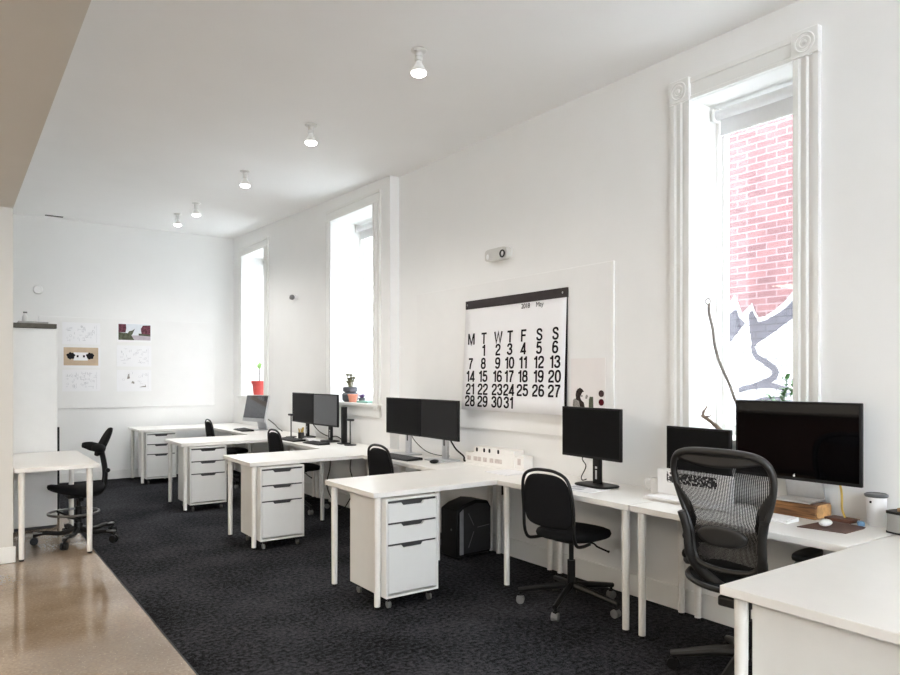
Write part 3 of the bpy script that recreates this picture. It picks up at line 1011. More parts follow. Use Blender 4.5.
# ------------------------------------------------------------------ ceiling lamps
def make_lamp(label):
    t = thing('ceiling_lamp', label, 'lamp', (0, 0, 0), 0, 'bare bulb ceiling lamps in a row')
    MB().lathe([(.062, 0), (.062, -.008), (.050, -.018), (.030, -.024)], seg=28).build('ceiling_plate', M['lamp_white'], t)
    MB().lathe([(.030, -.020), (.030, -.050), (.024, -.054), (.024, -.058), (.030, -.060), (.030, -.085), (.022, -.09)], seg=24).build('lamp_holder', M['lamp_white'], t)
    bu = MB().lathe([(.020, -.085), (.026, -.105), (.045, -.140), (.058, -.165), (.060, -.176)], seg=28).build('bulb', M['bulb_side'], t)
    MB().lathe([(.060, -.176), (.056, -.190), (.040, -.200), (.02, -.205), (.004, -.206)], seg=28).build('bulb_face', M['bulb_face'], bu)
    MB().cyl((-.045, -.02, -.006), (-.045, -.02, -.026), .012, seg=12).build('pull_switch', M['chrome'], t)
    return t


LAMPS = [(2.43, 3.78), (2.43, 5.42), (2.46, 7.10), (2.485, 8.95), (2.48, 9.80)]
LL = ['bare bulb ceiling lamp nearest the camera', 'second bare bulb ceiling lamp from the camera', 'middle bare bulb ceiling lamp of the row of five',
      'fourth bare bulb ceiling lamp, just before the last one', 'farthest bare bulb ceiling lamp, close to the back wall']
lamp0 = None
for (x, y), lb in zip(LAMPS, LL):
    z = ceil_z(y)
    if lamp0 is None:
        lamp0 = make_lamp(lb); o = lamp0
        o.location = (x, y, z)
        o.scale = (.82, .82, .82)
    else:
        o = dup(lamp0, (x, y, z), 0, lb)
    l = bpy.data.lights.new('bulb_light', 'SPOT')
    l.energy = 25
    l.color = (1.0, 0.97, 0.93)
    l.spot_size = R(150)
    l.spot_blend = 0.9
    l.shadow_soft_size = .05
    lo = bpy.data.objects.new('bulb_light', l)
    COL.objects.link(lo)
    lo.parent = o
    lo.location = (0, 0, -.215)

# ceiling vent
t = thing('ceiling_vent', 'thin dark ceiling vent slot close to the back wall', 'vent', (1.17, 11.02, ceil_z(11.02)))
MB().box(-.32, .32, -.045, .045, -.006, 0.02).build('vent_frame', M['ceiling'], t)
MB().box(-.115, .10, -.03, .03, -.012, -.0055).build('vent_slot', M['dark_gap'], t)

# emergency light & sensor on wall
t = thing('emergency_light', 'pale emergency light with lamp head on right wall above the calendar', 'emergency light', (XN, 4.66, 2.53))
MB().prism([(y, z) for y, z in superellipse(.145, .052, 5, 28)], lambda u, v, d: (-d, u, v), 0, .055).build('housing', mat('pale_grey_plastic', (.62, .61, .58), .4, var=.03), t, bevel=.008)
lh = MB().tube([(-.062, -.098 + .027 * math.cos(q), -.008 + .027 * math.sin(q)) for q in [2 * PI * k / 24 for k in range(24)]], .007, True, 8).build('lamp_ring', M['graphite'], t)
MB().ball((-.055, -.098, -.008), .022, .5, 1, 1).build('lens', M['white_plastic'], lh)
MB().ball((-.055, .105, -.012), .02, .5, .8, 1.2).build('lamp_head', M['white_plastic'], t)
t = thing('wall_sensor', 'small grey sensor with stub arm on wall between the two far windows', 'sensor', (XF, 8.72, 2.53))
MB().cyl((0, 0, 0), (-.02, 0, 0), .035).cyl((-.02, 0, 0), (-.06, -.01, 0), .012).build('mount', M['white_plastic'], t)
MB().ball((-.075, -.02, -.005), .035, 1, 1, 1).build('sensor_head', M['sensor'], t)
MB().ball((-.05, .085, -.005), .018).build('status_bump', M['grey_wheel'], t)
MB().cyl((-.001, .055, 0), (-.05, .085, -.005), .008).build('stub_arm', M['white_plastic'], t)
t = thing('smoke_detector', 'faint white round detector high on back wall above the tall cabinet', 'detector', (.99, YB, 2.69))
MB().cyl((0, 0, 0), (0, -.03, 0), .065, .055, 28).build('detector_body', M['wall'], t, bevel=.006)

# ------------------------------------------------------------------ wall calendar
def text_into(bm, body, cy, cz, height, width, fx, bold=0.0, wmax=None):
    cu = bpy.data.curves.new('t', 'FONT')
    cu.body = body
    cu.size = 1
    cu.offset = bold
    cu.space_character = 0.92
    ob = bpy.data.objects.new('t', cu)
    COL.objects.link(ob)
    bpy.context.view_layer.update()
    dg = bpy.context.evaluated_depsgraph_get()
    me = bpy.data.meshes.new_from_object(ob.evaluated_get(dg))
    xs = [v.co.x for v in me.vertices]; ysv = [v.co.y for v in me.vertices]
    x0, x1, y0, y1 = min(xs), max(xs), min(ysv), max(ysv)
    sy = height / 0.729
    sx = width / (x1 - x0) if width else sy * .8
    if height and body in ('1',):
        sx = sy * .62
    vs = []
    for v in me.vertices:
        y = cy - (v.co.x - (x0 + x1) / 2) * sx
        z = cz + (v.co.y - 0.3645) * sy
        vs.append(bm.verts.new((fx(y, z), y, z)))
    for p in me.polygons:
        try:
            bm.faces.new([vs[i] for i in p.vertices])
        except ValueError:
            pass
    bpy.data.objects.remove(ob)
    bpy.data.meshes.remove(me)
    bpy.data.curves.remove(cu)


CY, CZ0 = 4.50, 1.205
cal = thing('wall_calendar', 'giant white month calendar with black numerals hanging from dark bar on right wall', 'calendar', (XN - .024, CY - .037, CZ0))
fx = lambda y, z: -(.006 + .030 * max(0, 1 - z / .95) + .012 * abs(y) ** 2)
cp = MB()
cp.sheet(lambda s, q: (fx((s - .5) * 1.265 + .01, q * .93), (s - .5) * (1.265 + .02 * (1 - q)) + .015 * (1 - q), q * .93), 16, 10)
o = cp.build('sheet', M['paper'], cal)
sm = o.modifiers.new('solid', 'SOLIDIFY'); sm.thickness = .004; sm.offset = 1
MB().box(-.020, -.001, -.640, .635, .888, .962).build('hanging_bar', M['bar'], cal, bevel=.002)['label'] = 'dark hanging bar'
b = MB()
for y in (-.60, .60):
    b.cyl((-.026, y, .925), (-.0205, y, .925), .009, seg=14)
b.build('screw', M['chrome'], cal)
# black sheet standing in for the shadow behind the curled right edge
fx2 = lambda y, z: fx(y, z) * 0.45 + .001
o = MB().sheet(lambda s, q: (fx2(0, q * .93), -.6325 + .002 - .010 * (1 - q) * s + s * .03, .03 + q * .88), 2, 8).build('shadow_sheet', M['ink'], cal)
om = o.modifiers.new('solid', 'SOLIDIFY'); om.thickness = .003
cols = [5.040, 4.862, 4.668, 4.515, 4.345, 4.158, 3.975]
rows = [1.826, 1.722, 1.609, 1.498, 1.386, 1.281]
foff = lambda y, z: fx(y, z) - .0065


def ell(cx, cy, rx, ry, n=24):
    return [(cx + rx * math.copysign(abs(math.cos(t)) ** .85, math.cos(t)), cy + ry * math.copysign(abs(math.sin(t)) ** .85, math.sin(t))) for t in [2 * PI * i / n for i in range(n)]]


SIX = [('c', ell(.28, .315, .205, .24)), ('s', [(.078, .36), (.085, .60), (.15, .84), (.29, .925), (.42, .88), (.475, .76)])]
GL = {
    '0': (.56, [('c', ell(.28, .5, .205, .425))]),
    '1': (.40, [('l', [(.29, 0), (.29, 1)]), ('s', [(.05, .77), (.17, .79), (.25, .86), (.27, .96)])]),
    '2': (.56, [('s', [(.075, .67), (.12, .86), (.28, .925), (.44, .86), (.48, .70), (.42, .54), (.25, .38), (.12, .24), (.085, .08)]), ('l', [(.02, .075), (.53, .075)])]),
    '3': (.56, [('s', [(.075, .71), (.13, .87), (.28, .925), (.43, .86), (.455, .72), (.39, .58), (.22, .53)]), ('s', [(.22, .53), (.42, .46), (.485, .29), (.42, .13), (.27, .075), (.11, .14), (.06, .29)])]),
    '4': (.58, [('l', [(.56, .245), (.07, .245), (.40, .94)]), ('l', [(.41, 0), (.41, 1)])]),
    '5': (.56, [('l', [(.49, .925), (.15, .925), (.10, .50)]), ('s', [(.10, .50), (.27, .60), (.44, .52), (.48, .33), (.42, .14), (.27, .075), (.12, .12), (.065, .26)])]),
    '6': (.56, SIX),
    '7': (.56, [('l', [(.04, .925), (.52, .925)]), ('s', [(.48, .90), (.33, .62), (.24, .32), (.20, 0)])]),
    '8': (.56, [('c', ell(.28, .725, .175, .20)), ('c', ell(.28, .30, .205, .225))]),
    '9': (.56, [(k, [(.56 - x, 1 - y) for x, y in p]) for k, p in SIX]),
    'M': (.80, [('l', [(.075, 0), (.075, 1)]), ('l', [(.725, 0), (.725, 1)]), ('l', [(.11, .98), (.40, .05), (.69, .98)])]),
    'T': (.60, [('l', [(0, .925), (.60, .925)]), ('l', [(.30, 0), (.30, 1)])]),
    'W': (.90, [('l', [(.05, 1), (.24, .05), (.45, .93), (.66, .05), (.85, 1)])]),
    'F': (.54, [('l', [(.075, 0), (.075, 1)]), ('l', [(0, .925), (.54, .925)]), ('l', [(.08, .52), (.48, .52)])]),
    'S': (.60, [('s', [(.515, .70), (.46, .87), (.30, .925), (.14, .86), (.105, .71), (.20, .58), (.38, .50), (.50, .40), (.525, .25), (.44, .11), (.29, .075), (.13, .13), (.075, .30)])]),
}


def ribbon(b, pts, closed, t, put):
    n = len(pts)
    L_, R_ = [], []
    for i in range(n):
        p = Vector((pts[i][0], pts[i][1]))
        a = Vector(pts[(i - 1) % n][:2]) if (closed or i > 0) else None
        c_ = Vector(pts[(i + 1) % n][:2]) if (closed or i < n - 1) else None
        d0 = (p - a).normalized() if a is not None else None
        d1 = (c_ - p).normalized() if c_ is not None else None
        d0 = d0 or d1
        d1 = d1 or d0
        tn = (d0 + d1)
        tn = tn.normalized() if tn.length > 1e-4 else d1
        nr = Vector((-tn.y, tn.x))
        m = 1 / max(.45, nr.dot(Vector((-d1.y, d1.x))))
        L_.append(b.bm.verts.new(put(*(p + nr * t * .5 * m))))
        R_.append(b.bm.verts.new(put(*(p - nr * t * .5 * m))))
    for i in range(n if closed else n - 1):
        j = (i + 1) % n
        b.bm.faces.new((L_[i], L_[j], R_[j], R_[i]))


def number(txt, cy, cz, h, name, sx=1.0):
    b = MB()
    tot = sum(GL[c_][0] for c_ in txt) + .05 * (len(txt) - 1)
    x = -tot / 2
    for c_ in txt:
        w_, st_ = GL[c_]
        for q, (kind, p) in enumerate(st_):
            if kind == 's':
                p = [(v.x, v.y) for v in spline([(a, b_, 0) for a, b_ in p], 4)]
            lift = .0002 * q
            ribbon(b, p, kind == 'c', .165, lambda u, v, x=x, lift=lift: (foff(cy - (x + u) * h * sx, cz + (v - .5) * h) - lift, cy - (x + u) * h * sx, cz + (v - .5) * h))
        x += w_ + .05
    return b.build(name, M['ink'], cal, smooth=False)


for cx_, ch_ in zip(cols, 'MTWTFSS'):
    number(ch_, cx_ - CY, rows[0] - CZ0, .098, 'weekday_letter', 1.2)
d = 1
for r in range(1, 6):
    for k in range(7):
        if (r == 1 and k == 0) or d > 31:
            continue
        number(str(d), cols[k] - CY, rows[r] - CZ0, .097, 'date_number', 1.24)
        d += 1
tb = MB()
text_into(tb.bm, '2018', 4.33 - CY, 2.066 - CZ0, .040, .105, foff, .004)
text_into(tb.bm, 'May', 4.16 - CY, 2.066 - CZ0, .040, .088, foff, .0)
tb.build('month_lettering', M['ink'], cal, smooth=False)

# portrait poster next to calendar
po = thing('portrait_poster', 'pale poster with dark haired figure and two dark dots, behind the single monitor', 'poster', (XN - .0225, 3.63, 1.16))
MB().box(-.003, 0, -.17, .17, 0, .47).build('sheet', M['pink_paper'], po)
flat = lambda u, v, d_: (-.003 - d_, u, v)
pp = lambda pts: [(.16 - (x / 15.0 - 9.0) * .0098, .218 - (y / 15.0 - 23.0) * .0071) for x, y in pts]
MB().prism(pp([(265, 270), (300, 290), (325, 330), (300, 340), (285, 370), (268, 420), (285, 465), (240, 475), (205, 455), (198, 380), (205, 330), (230, 290)]), flat, 0, .0012).build('hair_print', M['hair_print'], po, smooth=False)
MB().prism(pp([(205, 440), (240, 476), (285, 466), (322, 495), (350, 600), (150, 600), (155, 470), (178, 442)]), flat, 0, .0009).build('clothes_print', M['grey_print'], po, smooth=False)
MB().prism(pp([(250, 470), (290, 465), (325, 500), (335, 600), (275, 600)]), flat, .0009, .0014).build('sleeve_print', M['hair_print'], po, smooth=False)
MB().prism(pp([(372, 372), (388, 395), (372, 440), (348, 440), (352, 395)]), flat, 0, .0012).build('hand_print', M['grey_print'], po, smooth=False)
MB().prism(pp([(285, 392), (300, 385), (304, 400), (290, 412)]), flat, 0, .0012).build('eye_print', M['hair_print'], po, smooth=False)
MB().prism(pp([(415, 405), (465, 405), (470, 600), (398, 600), (402, 450)]), flat, 0, .0012).build('plant_print', M['green_print'], po, smooth=False)
for yy, zz, m_ in ((3.494, 1.374, M['brown_dot']), (3.494, 1.312, M['red_dot'])):
    o = MB().cyl((0, 0, 0), (-.004, 0, 0), .024, seg=24).build('round_badge', m_)
    o.location = (XN - .0262, yy, zz)
    tag(o, 'round brown badge on the poster, upper of two' if m_ is M['brown_dot'] else 'round dark red badge on the poster, lower of two', 'badge', 'badges pinned on the poster')

# sheets on the back pin board
def pinned(label, x0, x1, z0, z1):
    t = thing('pinned_sheet', label, 'sheet', ((x0 + x1) / 2, YB - .0205, z0), 0, 'sheets pinned on the back wall')
    MB().box(-(x1 - x0) / 2, (x1 - x0) / 2, -.003, 0, 0, z1 - z0).build('paper', M['paper'], t)
    return t, (x1 - x0), (z1 - z0)
def scribble(t, w_, h_, n, seed, name='drawing'):
    rnd = random.Random(seed)
    b = MB()
    for _ in range(n):
        x = rnd.uniform(-.38, .38) * w_; z = rnd.uniform(.15, .85) * h_
        k = rnd.choice((0, 1, 2))
        if k == 0:
            b.box(x - .02, x + .02, -.0045, -.003, z, z + .004)
        elif k == 1:
            b.box(x, x + .004, -.0045, -.003, z - .015, z + .015)
        else:
            r = rnd.uniform(.008, .016)
            b.tube([(x + r * math.cos(q), -.0038, z + r * math.sin(q)) for q in [2 * PI * i / 10 for i in range(10)]], .0015, True, 4)
    b.box(.40 * w_, .405 * w_, -.0045, -.003, .1 * h_, .9 * h_)
    b.build(name, M['pencil'], t, smooth=False)
yf = lambda u, v, d_: (u, -.003 - d_, v)
t, a, h = pinned('white sheet of faint sketches, top of the left column on back wall', 1.284, 1.768, 1.950, 2.258); scribble(t, a, h, 40, 1)
t, a, h = pinned('sheet with tan photo of two dark trees, middle of left column', 1.284, 1.768, 1.620, 1.915)
MB().box(-.225, .215, -.004, -.003, .03, .285).build('photo_print', M['tan_print'], t)
b = MB()
for cx_, r_ in ((-.135, .048), (.11, .046)):
    b = MB()
    b.prism([(cx_ + r_ * 1.1 * math.cos(q) * (1 + .15 * math.sin(5 * q)), .165 + r_ * math.sin(q) * (1 + .15 * math.cos(7 * q))) for q in [2 * PI * i / 22 for i in range(22)]], yf, .001, .0018)
    b.build('tree_print', M['ink'], t, smooth=False)
for cx_ in (-.05, .03):
    MB().box(cx_ - .012, cx_ + .012, -.0050, -.0045, .145, .175).build('window_print', M['ink'], t, smooth=False)
MB().box(-.10, .08, -.0045, -.004, .10, .215).build('facade_print', M['paper'], t)
t, a, h = pinned('white sheet of faint sketches, bottom of the left column on back wall', 1.284, 1.768, 1.283, 1.590); scribble(t, a, h, 60, 3)
t, a, h = pinned('colour street photo with maroon trees, top of right column', 1.985, 2.462, 2.000, 2.275)
MB().box(-.215, .225, -.004, -.003, .03, .265).build('photo_print', M['sky_print'], t)
MB().prism([(-.215, .14), (-.215, .262), (-.115, .262), (-.11, .20), (-.12, .14)], yf, .001, .0018).build('tree_print', M['maroon_print'], t, smooth=False)
MB().prism([(.10, .12), (.09, .20), (.12, .25), (.225, .255), (.225, .11)], yf, .001, .0018).build('tree_print', M['maroon_print'], t, smooth=False)
MB().prism([(-.215, .03), (-.215, .14), (-.02, .125), (-.04, .10), (-.0, .03)], yf, .0018, .0024).prism([(.06, .10), (.06, .13), (.225, .115), (.225, .09)], yf, .0018, .0024).prism([(-.09, .13), (-.03, .11), (.01, .20), (-.03, .17), (-.07, .16)], yf, .0018, .0024).build('lawn_print', M['green_print'], t, smooth=False)
MB().prism([(0, .03), (-.04, .10), (.06, .10), (.225, .09), (.225, .03)], yf, .0018, .0024).build('road_print', M['lavender_print'], t, smooth=False)
t, a, h = pinned('white sheet of faint sketches, middle of the right column on back wall', 1.985, 2.462, 1.640, 1.950); scribble(t, a, h, 36, 5)
t, a, h = pinned('white sheet with three small grey sketches, bottom of right column', 1.985, 2.462, 1.275, 1.590); scribble(t, a, h, 14, 6)
MB().prism([(-.10, .18), (-.085, .25), (-.07, .26), (-.06, .19)], yf, 0, .001).prism([(.07, .06), (.12, .075), (.15, .075), (.155, .10), (.165, .06)], yf, 0, .001).prism([(-.04, .12), (-.03, .15), (-.0, .14), (.0, .11)], yf, 0, .001).build('sketch_print', M['grey_print'], t, smooth=False)

# ------------------------------------------------------------------ monitors
def monitor(label, loc, rz, w_, h_, zb, stand, screen, frame='black', tilt=0, group='black monitors on the wall desks', chin=0.0, base=(.18, .22), depth=.045):
    """faces local -X; loc = point on desk under the panel, zb = panel bottom above the desk"""
    t = thing('monitor', label, 'monitor', loc, rz, group)
    mt = Matrix.Translation((0, 0, zb + h_ / 2)) @ Matrix.Rotation(tilt, 4, 'Y')
    p = MB().box(-.012, .010, -w_ / 2, w_ / 2, -h_ / 2, h_ / 2, mt).build('casing', M[frame], t, bevel=.004)
    MB().box(.0095, depth, -w_ * .36, w_ * .36, -h_ * .34, h_ * .34, mt).build('back_cover', M[frame], p, bevel=.01)
    e = .012
    MB().box(-.0135, -.0118, -w_ / 2 + e, w_ / 2 - e, -h_ / 2 + e + .006 + chin, h_ / 2 - e, mt).build('screen', M[screen], t)
    if stand == 'loop':
        b = MB().box(.045, .07, -.035, .035, .01, zb + h_ * .55)
        b.build('stand_neck', M['silver' if frame == 'silver' else 'black'], t, bevel=.004)
        MB().pad(superellipse(base[0] / 2, base[1] / 2, 4, 28, .05, 0), .018, lambda u, v: .010).build('stand_base', M[frame], t, angle=60)
        MB().box(.0438, .0452, -.008, .008, .05, .11).box(.0438, .0452, -.009, .009, .12, .135).build('cable_slot', M['silver'], t)
    elif stand == 'steel':
        MB().box(.045, .075, -.036, .036, .01, zb + h_ * .5).build('stand_neck', M['silver'], t, bevel=.004)
        MB().box(.044, .046, -.010, .010, zb - .06, zb - .005).build('cable_slot', M['black'], t)
        MB().box(-.08, .13, -.13, .13, 0, .013).build('stand_base', M['silver'], t, bevel=.004)
    elif stand == 'plate':
        n = MB()
        prof = [(.030, 0.006), (.115, 0.006), (.105, .06), (.05, zb + h_ * .45), (.035, zb + h_ * .45), (.075, .07)]
        MB().prism([(-.045, 0), (.125, 0), (.125, .010), (-.045, .010)], lambda u, v, d: (u, d, v), -.10, .10).build('stand_foot', M['silver'], t, bevel=.003)
        MB().prism([(.105, .010), (.125, .010), (.06, zb + h_ * .45), (.045, zb + h_ * .45)], lambda u, v, d: (u, d, v), -.10, .10).build('stand_neck', M['silver'], t, bevel=.002)
    return t


m1 = monitor('single black monitor between the calendar poster and big window', (3.50, 3.315, T), R(-3), .555, .340, .192, 'loop', 'screen', base=(.20, .30))
monitor('left black monitor of the pair beside the calendar', (3.50, 5.715, T), 0, .605, .345, .190, 'steel', 'screen')
monitor('right black monitor of the pair beside the calendar', (3.50, 5.105, T), R(-2), .605, .345, .190, 'steel', 'screen_satin')
monitor('left black monitor of the pair under the middle window', (3.47, 7.97, T), R(-2), .66, .36, .180, 'loop', 'screen')
monitor('right silvery reflecting monitor of the pair under the middle window', (3.45, 7.29, T), R(3), .56, .36, .180, 'loop', 'screen_sheen')
monitor('tilted silver computer screen under the far window', (3.43, 9.46, T), R(14), .52, .37, .115, 'plate', 'screen_sheen', 'silver', tilt=R(12), chin=.03)
dp = monitor('large glossy black display standing on a timber block', (3.67, 2.010, T + .078), R(2), .672, .418, .112, 'plate', 'screen_gloss', 'black', depth=.03)
lg = MB().ball((-.0142, 0, .112 + .024), .006, .12, 1, 1).ball((-.0142, -.002, .112 + .0325), .002, .2, 1, 1.4, 8, 6).build('fruit_mark', M['white_plastic'], dp)
lg['label'] = 'small pale round mark under the screen'
monitor('smaller glossy black screen behind the white box with patterned band', (3.66, 2.60, T), R(-2), .455, .268, .165, 'plate', 'screen', 'black', depth=.03)

# cables behind monitors
def cable(label, pts, r=.004, m='black', cat='cable', name='cable'):
    return tag(MB().tube(spline(pts, 6), r, seg=6).build(name, M[m]), label, cat)
cable('black cable curling from the left monitor beside the calendar', [(3.585, 5.72, .95), (3.60, 5.66, .88), (3.64, 5.55, .80), (3.70, 5.45, .766), (3.74, 5.30, .766)])
cable('thick black cable bundle behind the right monitor beside the calendar', [(3.60, 5.10, .95), (3.62, 5.03, .86), (3.66, 4.97, .80), (3.64, 4.93, .765), (3.70, 4.90, .765)], .008)
cable('thin black cable hanging behind the single monitor', [(3.56, 3.42, .97), (3.555, 3.45, .93), (3.57, 3.43, .88), (3.60, 3.50, .80), (3.66, 3.55, T + .005), (3.72, 3.57, T + .005)], .004)
cable('black cables looping behind the middle window monitors', [(3.56, 7.9, .93), (3.60, 7.8, .84), (3.64, 7.62, .79), (3.66, 7.45, .80), (3.66, 7.3, .765)], .006)
cable('grey cable loop behind the tilted silver computer', [(3.60, 9.45, .90), (3.63, 9.3, .84), (3.62, 9.15, .80), (3.62, 9.0, .765)], .006)
cable('yellow cable hanging below the large glossy display to desk', [(3.705, 1.80, .97), (3.71, 1.79, .90), (3.735, 1.80, .82), (3.745, 1.79, T + .018)], .0055, 'yellow')
cable('black power cable drooping to the floor under the middle window desk', [(3.62, 7.55, .72), (3.60, 7.50, .45), (3.52, 7.42, .25), (3.56, 7.30, .06), (3.60, 7.10, .01)], .006)
cable('second black cable drooping under the desk between monitor pairs', [(3.62, 6.95, .72), (3.55, 6.90, .50), (3.58, 6.86, .30), (3.52, 6.95, .08), (3.50, 7.10, .01)], .006)
# ------------------------------------------------------------------ keyboards and mice
def keyboard(label, loc, rz, w_=.44, d_=.145, m='black', km='dark_gap'):
    t = thing('keyboard', label, 'keyboard', loc, rz, 'keyboards on the desks')
    MB().prism([(-d_ / 2, 0), (d_ / 2, 0), (d_ / 2, .022), (-d_ / 2, .010)], lambda u, v, d: (u, d, v), -w_ / 2, w_ / 2).build('keyboard_body', M[m], t, bevel=.003)
    b = MB()
    for r in range(5):
        for k in range(20):
            x = -d_ / 2 + .014 + r * (d_ - .028) / 5
            y = -w_ / 2 + .012 + k * (w_ - .024) / 20
            zz = .011 + (x + d_ / 2) / d_ * .012
            b.box(x, x + (d_ - .028) / 5 - .003, y, y + (w_ - .024) / 20 - .003, zz - .002, zz + .004)
    b.build('keys', M[km], t, smooth=False)
    return t


keyboard('black keyboard in front of the pair beside the calendar', (3.31, 5.48, T), R(3), .50, .17)
keyboard('black keyboard in front of the middle window monitors', (3.22, 7.74, T), R(2), .46, .15)
keyboard('short dark keyboard right of the white arched stand under middle window', (3.27, 7.16, T), R(4), .36, .14)
keyboard('dark keyboard in front of the tilted silver computer', (3.27, 9.50, T), R(-4), .45, .16)
keyboard('slim white keyboard in front of the timber block', (3.49, 2.13, T), R(-2), .42, .115, 'white_plastic', 'white_plastic')
def mouse(label, loc, rz, m):
    o = MB().ball((0, 0, 0), .05, .62, 1.15, .38) if False else MB().ball((0, 0, .012), .043, 1.15, .66, .40)
    o = o.build('mouse', M[m]); o.location = loc; o.rotation_euler = (0, 0, rz)
    tag(o, label, 'mouse', 'computer mice')
    return o
mouse('black computer mouse beside the right monitor of the calendar pair', (3.36, 4.985, T + .005), R(10), 'black')
mouse('white computer mouse on the brown leather mat', (3.52, 1.775, T + .009), R(10), 'white_plastic')
t = thing('white_arched_stand', 'white arched trackpad stand among keyboards under middle window', 'stand', (3.33, 7.47, T))
MB().prism([(-.11, 0), (-.085, .028), (-.04, .042), (.04, .042), (.085, .028), (.11, 0), (.095, 0), (.07, .020), (0, .034), (-.07, .020), (-.095, 0)], lambda u, v, d: (d, u, v), -.05, .05).build('arch', M['white_plastic'], t)
MB().box(-.03, .03, -.03, .03, .0425, .05).build('pad', M['grey_wheel'], t, bevel=.003)

# ------------------------------------------------------------------ things on the nearest desk
b = MB().box(-.075, .075, -.135, .135, 0, .078)
for v in b.bm.verts:
    v.co.x += random.uniform(-.006, .006); v.co.z += random.uniform(-.003, 0) if v.co.z > .01 else 0
tb_ = thing('timber_block', 'rough brown timber block under the large glossy display', 'wood block', (3.715, 2.015, T), R(-2))
b.build('block', M['timber'], tb_, bevel=.006)
MB().prism(superellipse(.066, .034, 5, 24, 0, .040), lambda u, v, d: (u, d, v), -.1385, -.132).build('cut_end', M['timber_end'], tb_)['label'] = 'pale cut end of the block'
# leather mat
o = MB().prism([(3.40, 1.855), (3.68, 1.842), (3.66, 1.652), (3.62, 1.640), (3.44, 1.640)], lambda u, v, d: (u, v, d), T, T + .004).build('mouse_mat', M['leather'], bevel=.001)
tag(o, 'brown leather mat under the white mouse on the nearest desks', 'mat')
o = MB().box(-.045, .045, -.068, .068, 0, .016).build('notebook', M['dark_wood'], bevel=.003)
o.location = (3.735, 1.80, T); o.rotation_euler = (0, 0, R(-4))
tag(o, 'dark reddish brown notebook behind the leather mat', 'notebook')
# travel cup
t = thing('travel_cup', 'white travel cup with dark grey lid near the right edge of photo', 'cup', (3.745, 1.64, T))
MB().lathe([(.034, 0), (.038, .006), (.046, .140), (.046, .145)], seg=32).build('cup_body', M['white_plastic'], t)
MB().lathe([(.050, .1455), (.053, .150), (.053, .158), (.046, .162), (.044, .158), (.01, .158)], seg=32).build('lid', M['grey_lid'], t)
MB().box(-.006, .006, -.004, .004, 0, .010, Matrix.Translation((-.044, .006, .118))).build('logo_mark', M['ink'], t)
o = MB().box(-.022, .022, -.016, .016, 0, .022).build('eraser', M['blue'], bevel=.006)
o.location = (3.692, 1.688, T); o.rotation_euler = (0, 0, R(30)); tag(o, 'small blue eraser between leather mat and travel cup', 'eraser')
t = thing('desk_tin', 'grey metal tin with black rim at the right edge of photo', 'tin', (3.675, 1.475, T), R(-12))
MB().prism(superellipse(.06, .07, 5, 28), lambda u, v, d: (u, v, d), .008, .092).build('tin_body', M['grey_box'], t, bevel=.004)
MB().prism(superellipse(.063, .073, 5, 28), lambda u, v, d: (u, v, d), .0, .008).build('base', M['black'], t)
MB().prism(superellipse(.063, .073, 5, 28), lambda u, v, d: (u, v, d), .0925, .104).build('rim', M['black'], t)
MB().box(-.04, .04, -.05, .02, .1045, .122).build('card_stack', M['brown_top'], t, bevel=.002)
# white box with pattern
t = thing('paper_stack', 'low white paper stack under the white patterned box', 'paper stack', (3.55, 2.56, T))
MB().box(-.10, .06, -.20, .28, 0, .014).box(-.13, .05, -.20, .24, .0142, .026).build('sheets', M['paper'], t, bevel=.002)
t = thing('white_box', 'white box with black and white patterned band below smaller black screen', 'box', (3.575, 2.565, T + .0265), R(-1))
MB().box(-.03, .03, -.245, .245, 0, .150).build('box_body', M['white_plastic'], t, bevel=.003)
MB().box(-.032, -.0302, -.170, .175, .075, .138).build('patterned_band', M['speckle'], t)['label'] = 'black and white patterned band'
t = thing('white_mug', 'white mug with loop handle left of the patterned box', 'mug', (3.66, 2.90, T))
MB().lathe([(.036, 0), (.040, .006), (.041, .10), (.037, .10), (.036, .012), (.004, .010)], seg=28).build('mug_body', M['white_plastic'], t)
MB().tube(spline([(-.02, .035, .085), (-.03, .065, .085), (-.032, .072, .055), (-.03, .060, .03), (-.02, .036, .022)], 5), .006, seg=8).build('handle', M['white_plastic'], t)
o = MB().box(-.105, .105, -.15, .15, 0, .004).build('magazine', M['paper'])
o.location = (3.395, 3.30, T); o.rotation_euler = (0, 0, R(6)); tag(o, 'pale printed sheet lying in front of the single monitor', 'paper')
MB().box(-.07, -.02, -.04, .05, .0041, .0048).box(.0, .07, -.02, .10, .0041, .0048).build('print', M['pencil'], o)
tag(MB().box(-.12, .12, -.13, .13, 0, .006).build('paper_sheet', M['paper']), 'white paper sheet beside the card building model', 'paper').location = (3.50, 4.18, T)

# card architectural model
t = thing('building_model', 'white card building model with small dark openings on the middle desk', 'model', (3.665, 4.50, T), R(4))
MB().box(-.075, .075, -.36, .36, 0, .012).build('base_board', M['model_card'], t)
MB().box(-.055, .055, -.13, .345, .012, .102).build('long_block', M['model_card'], t, bevel=.001)
MB().box(-.045, .05, -.12, .25, .102, .152).build('upper_block', M['model_card'], t, bevel=.001)
MB().box(-.06, .06, -.24, -.131, .012, .150).build('end_tower', M['model_card'], t, bevel=.001)
MB().box(-.05, .05, -.345, -.241, .012, .115).build('low_wing', M['model_card'], t, bevel=.001)
for y in (.21, .12, .055, -.05):
    MB().prism(superellipse(.011, .017, 3, 14, y, .128), lambda u, v, d: (d, u, v), -.0475, -.0452).build('opening', M['ink'], t)
b = MB()
for y in (.30, .22, .17, .10, .02, -.04, -.08):
    b.box(-.0562, -.0552, y - .022, y + .022, .035, .07)
b.box(-.0502, -.0512, -.31, -.275, .045, .095)
b.build('window_strip', mat('pale_tracing', (.62, .55, .52), .6, var=.15, scale=40), t)
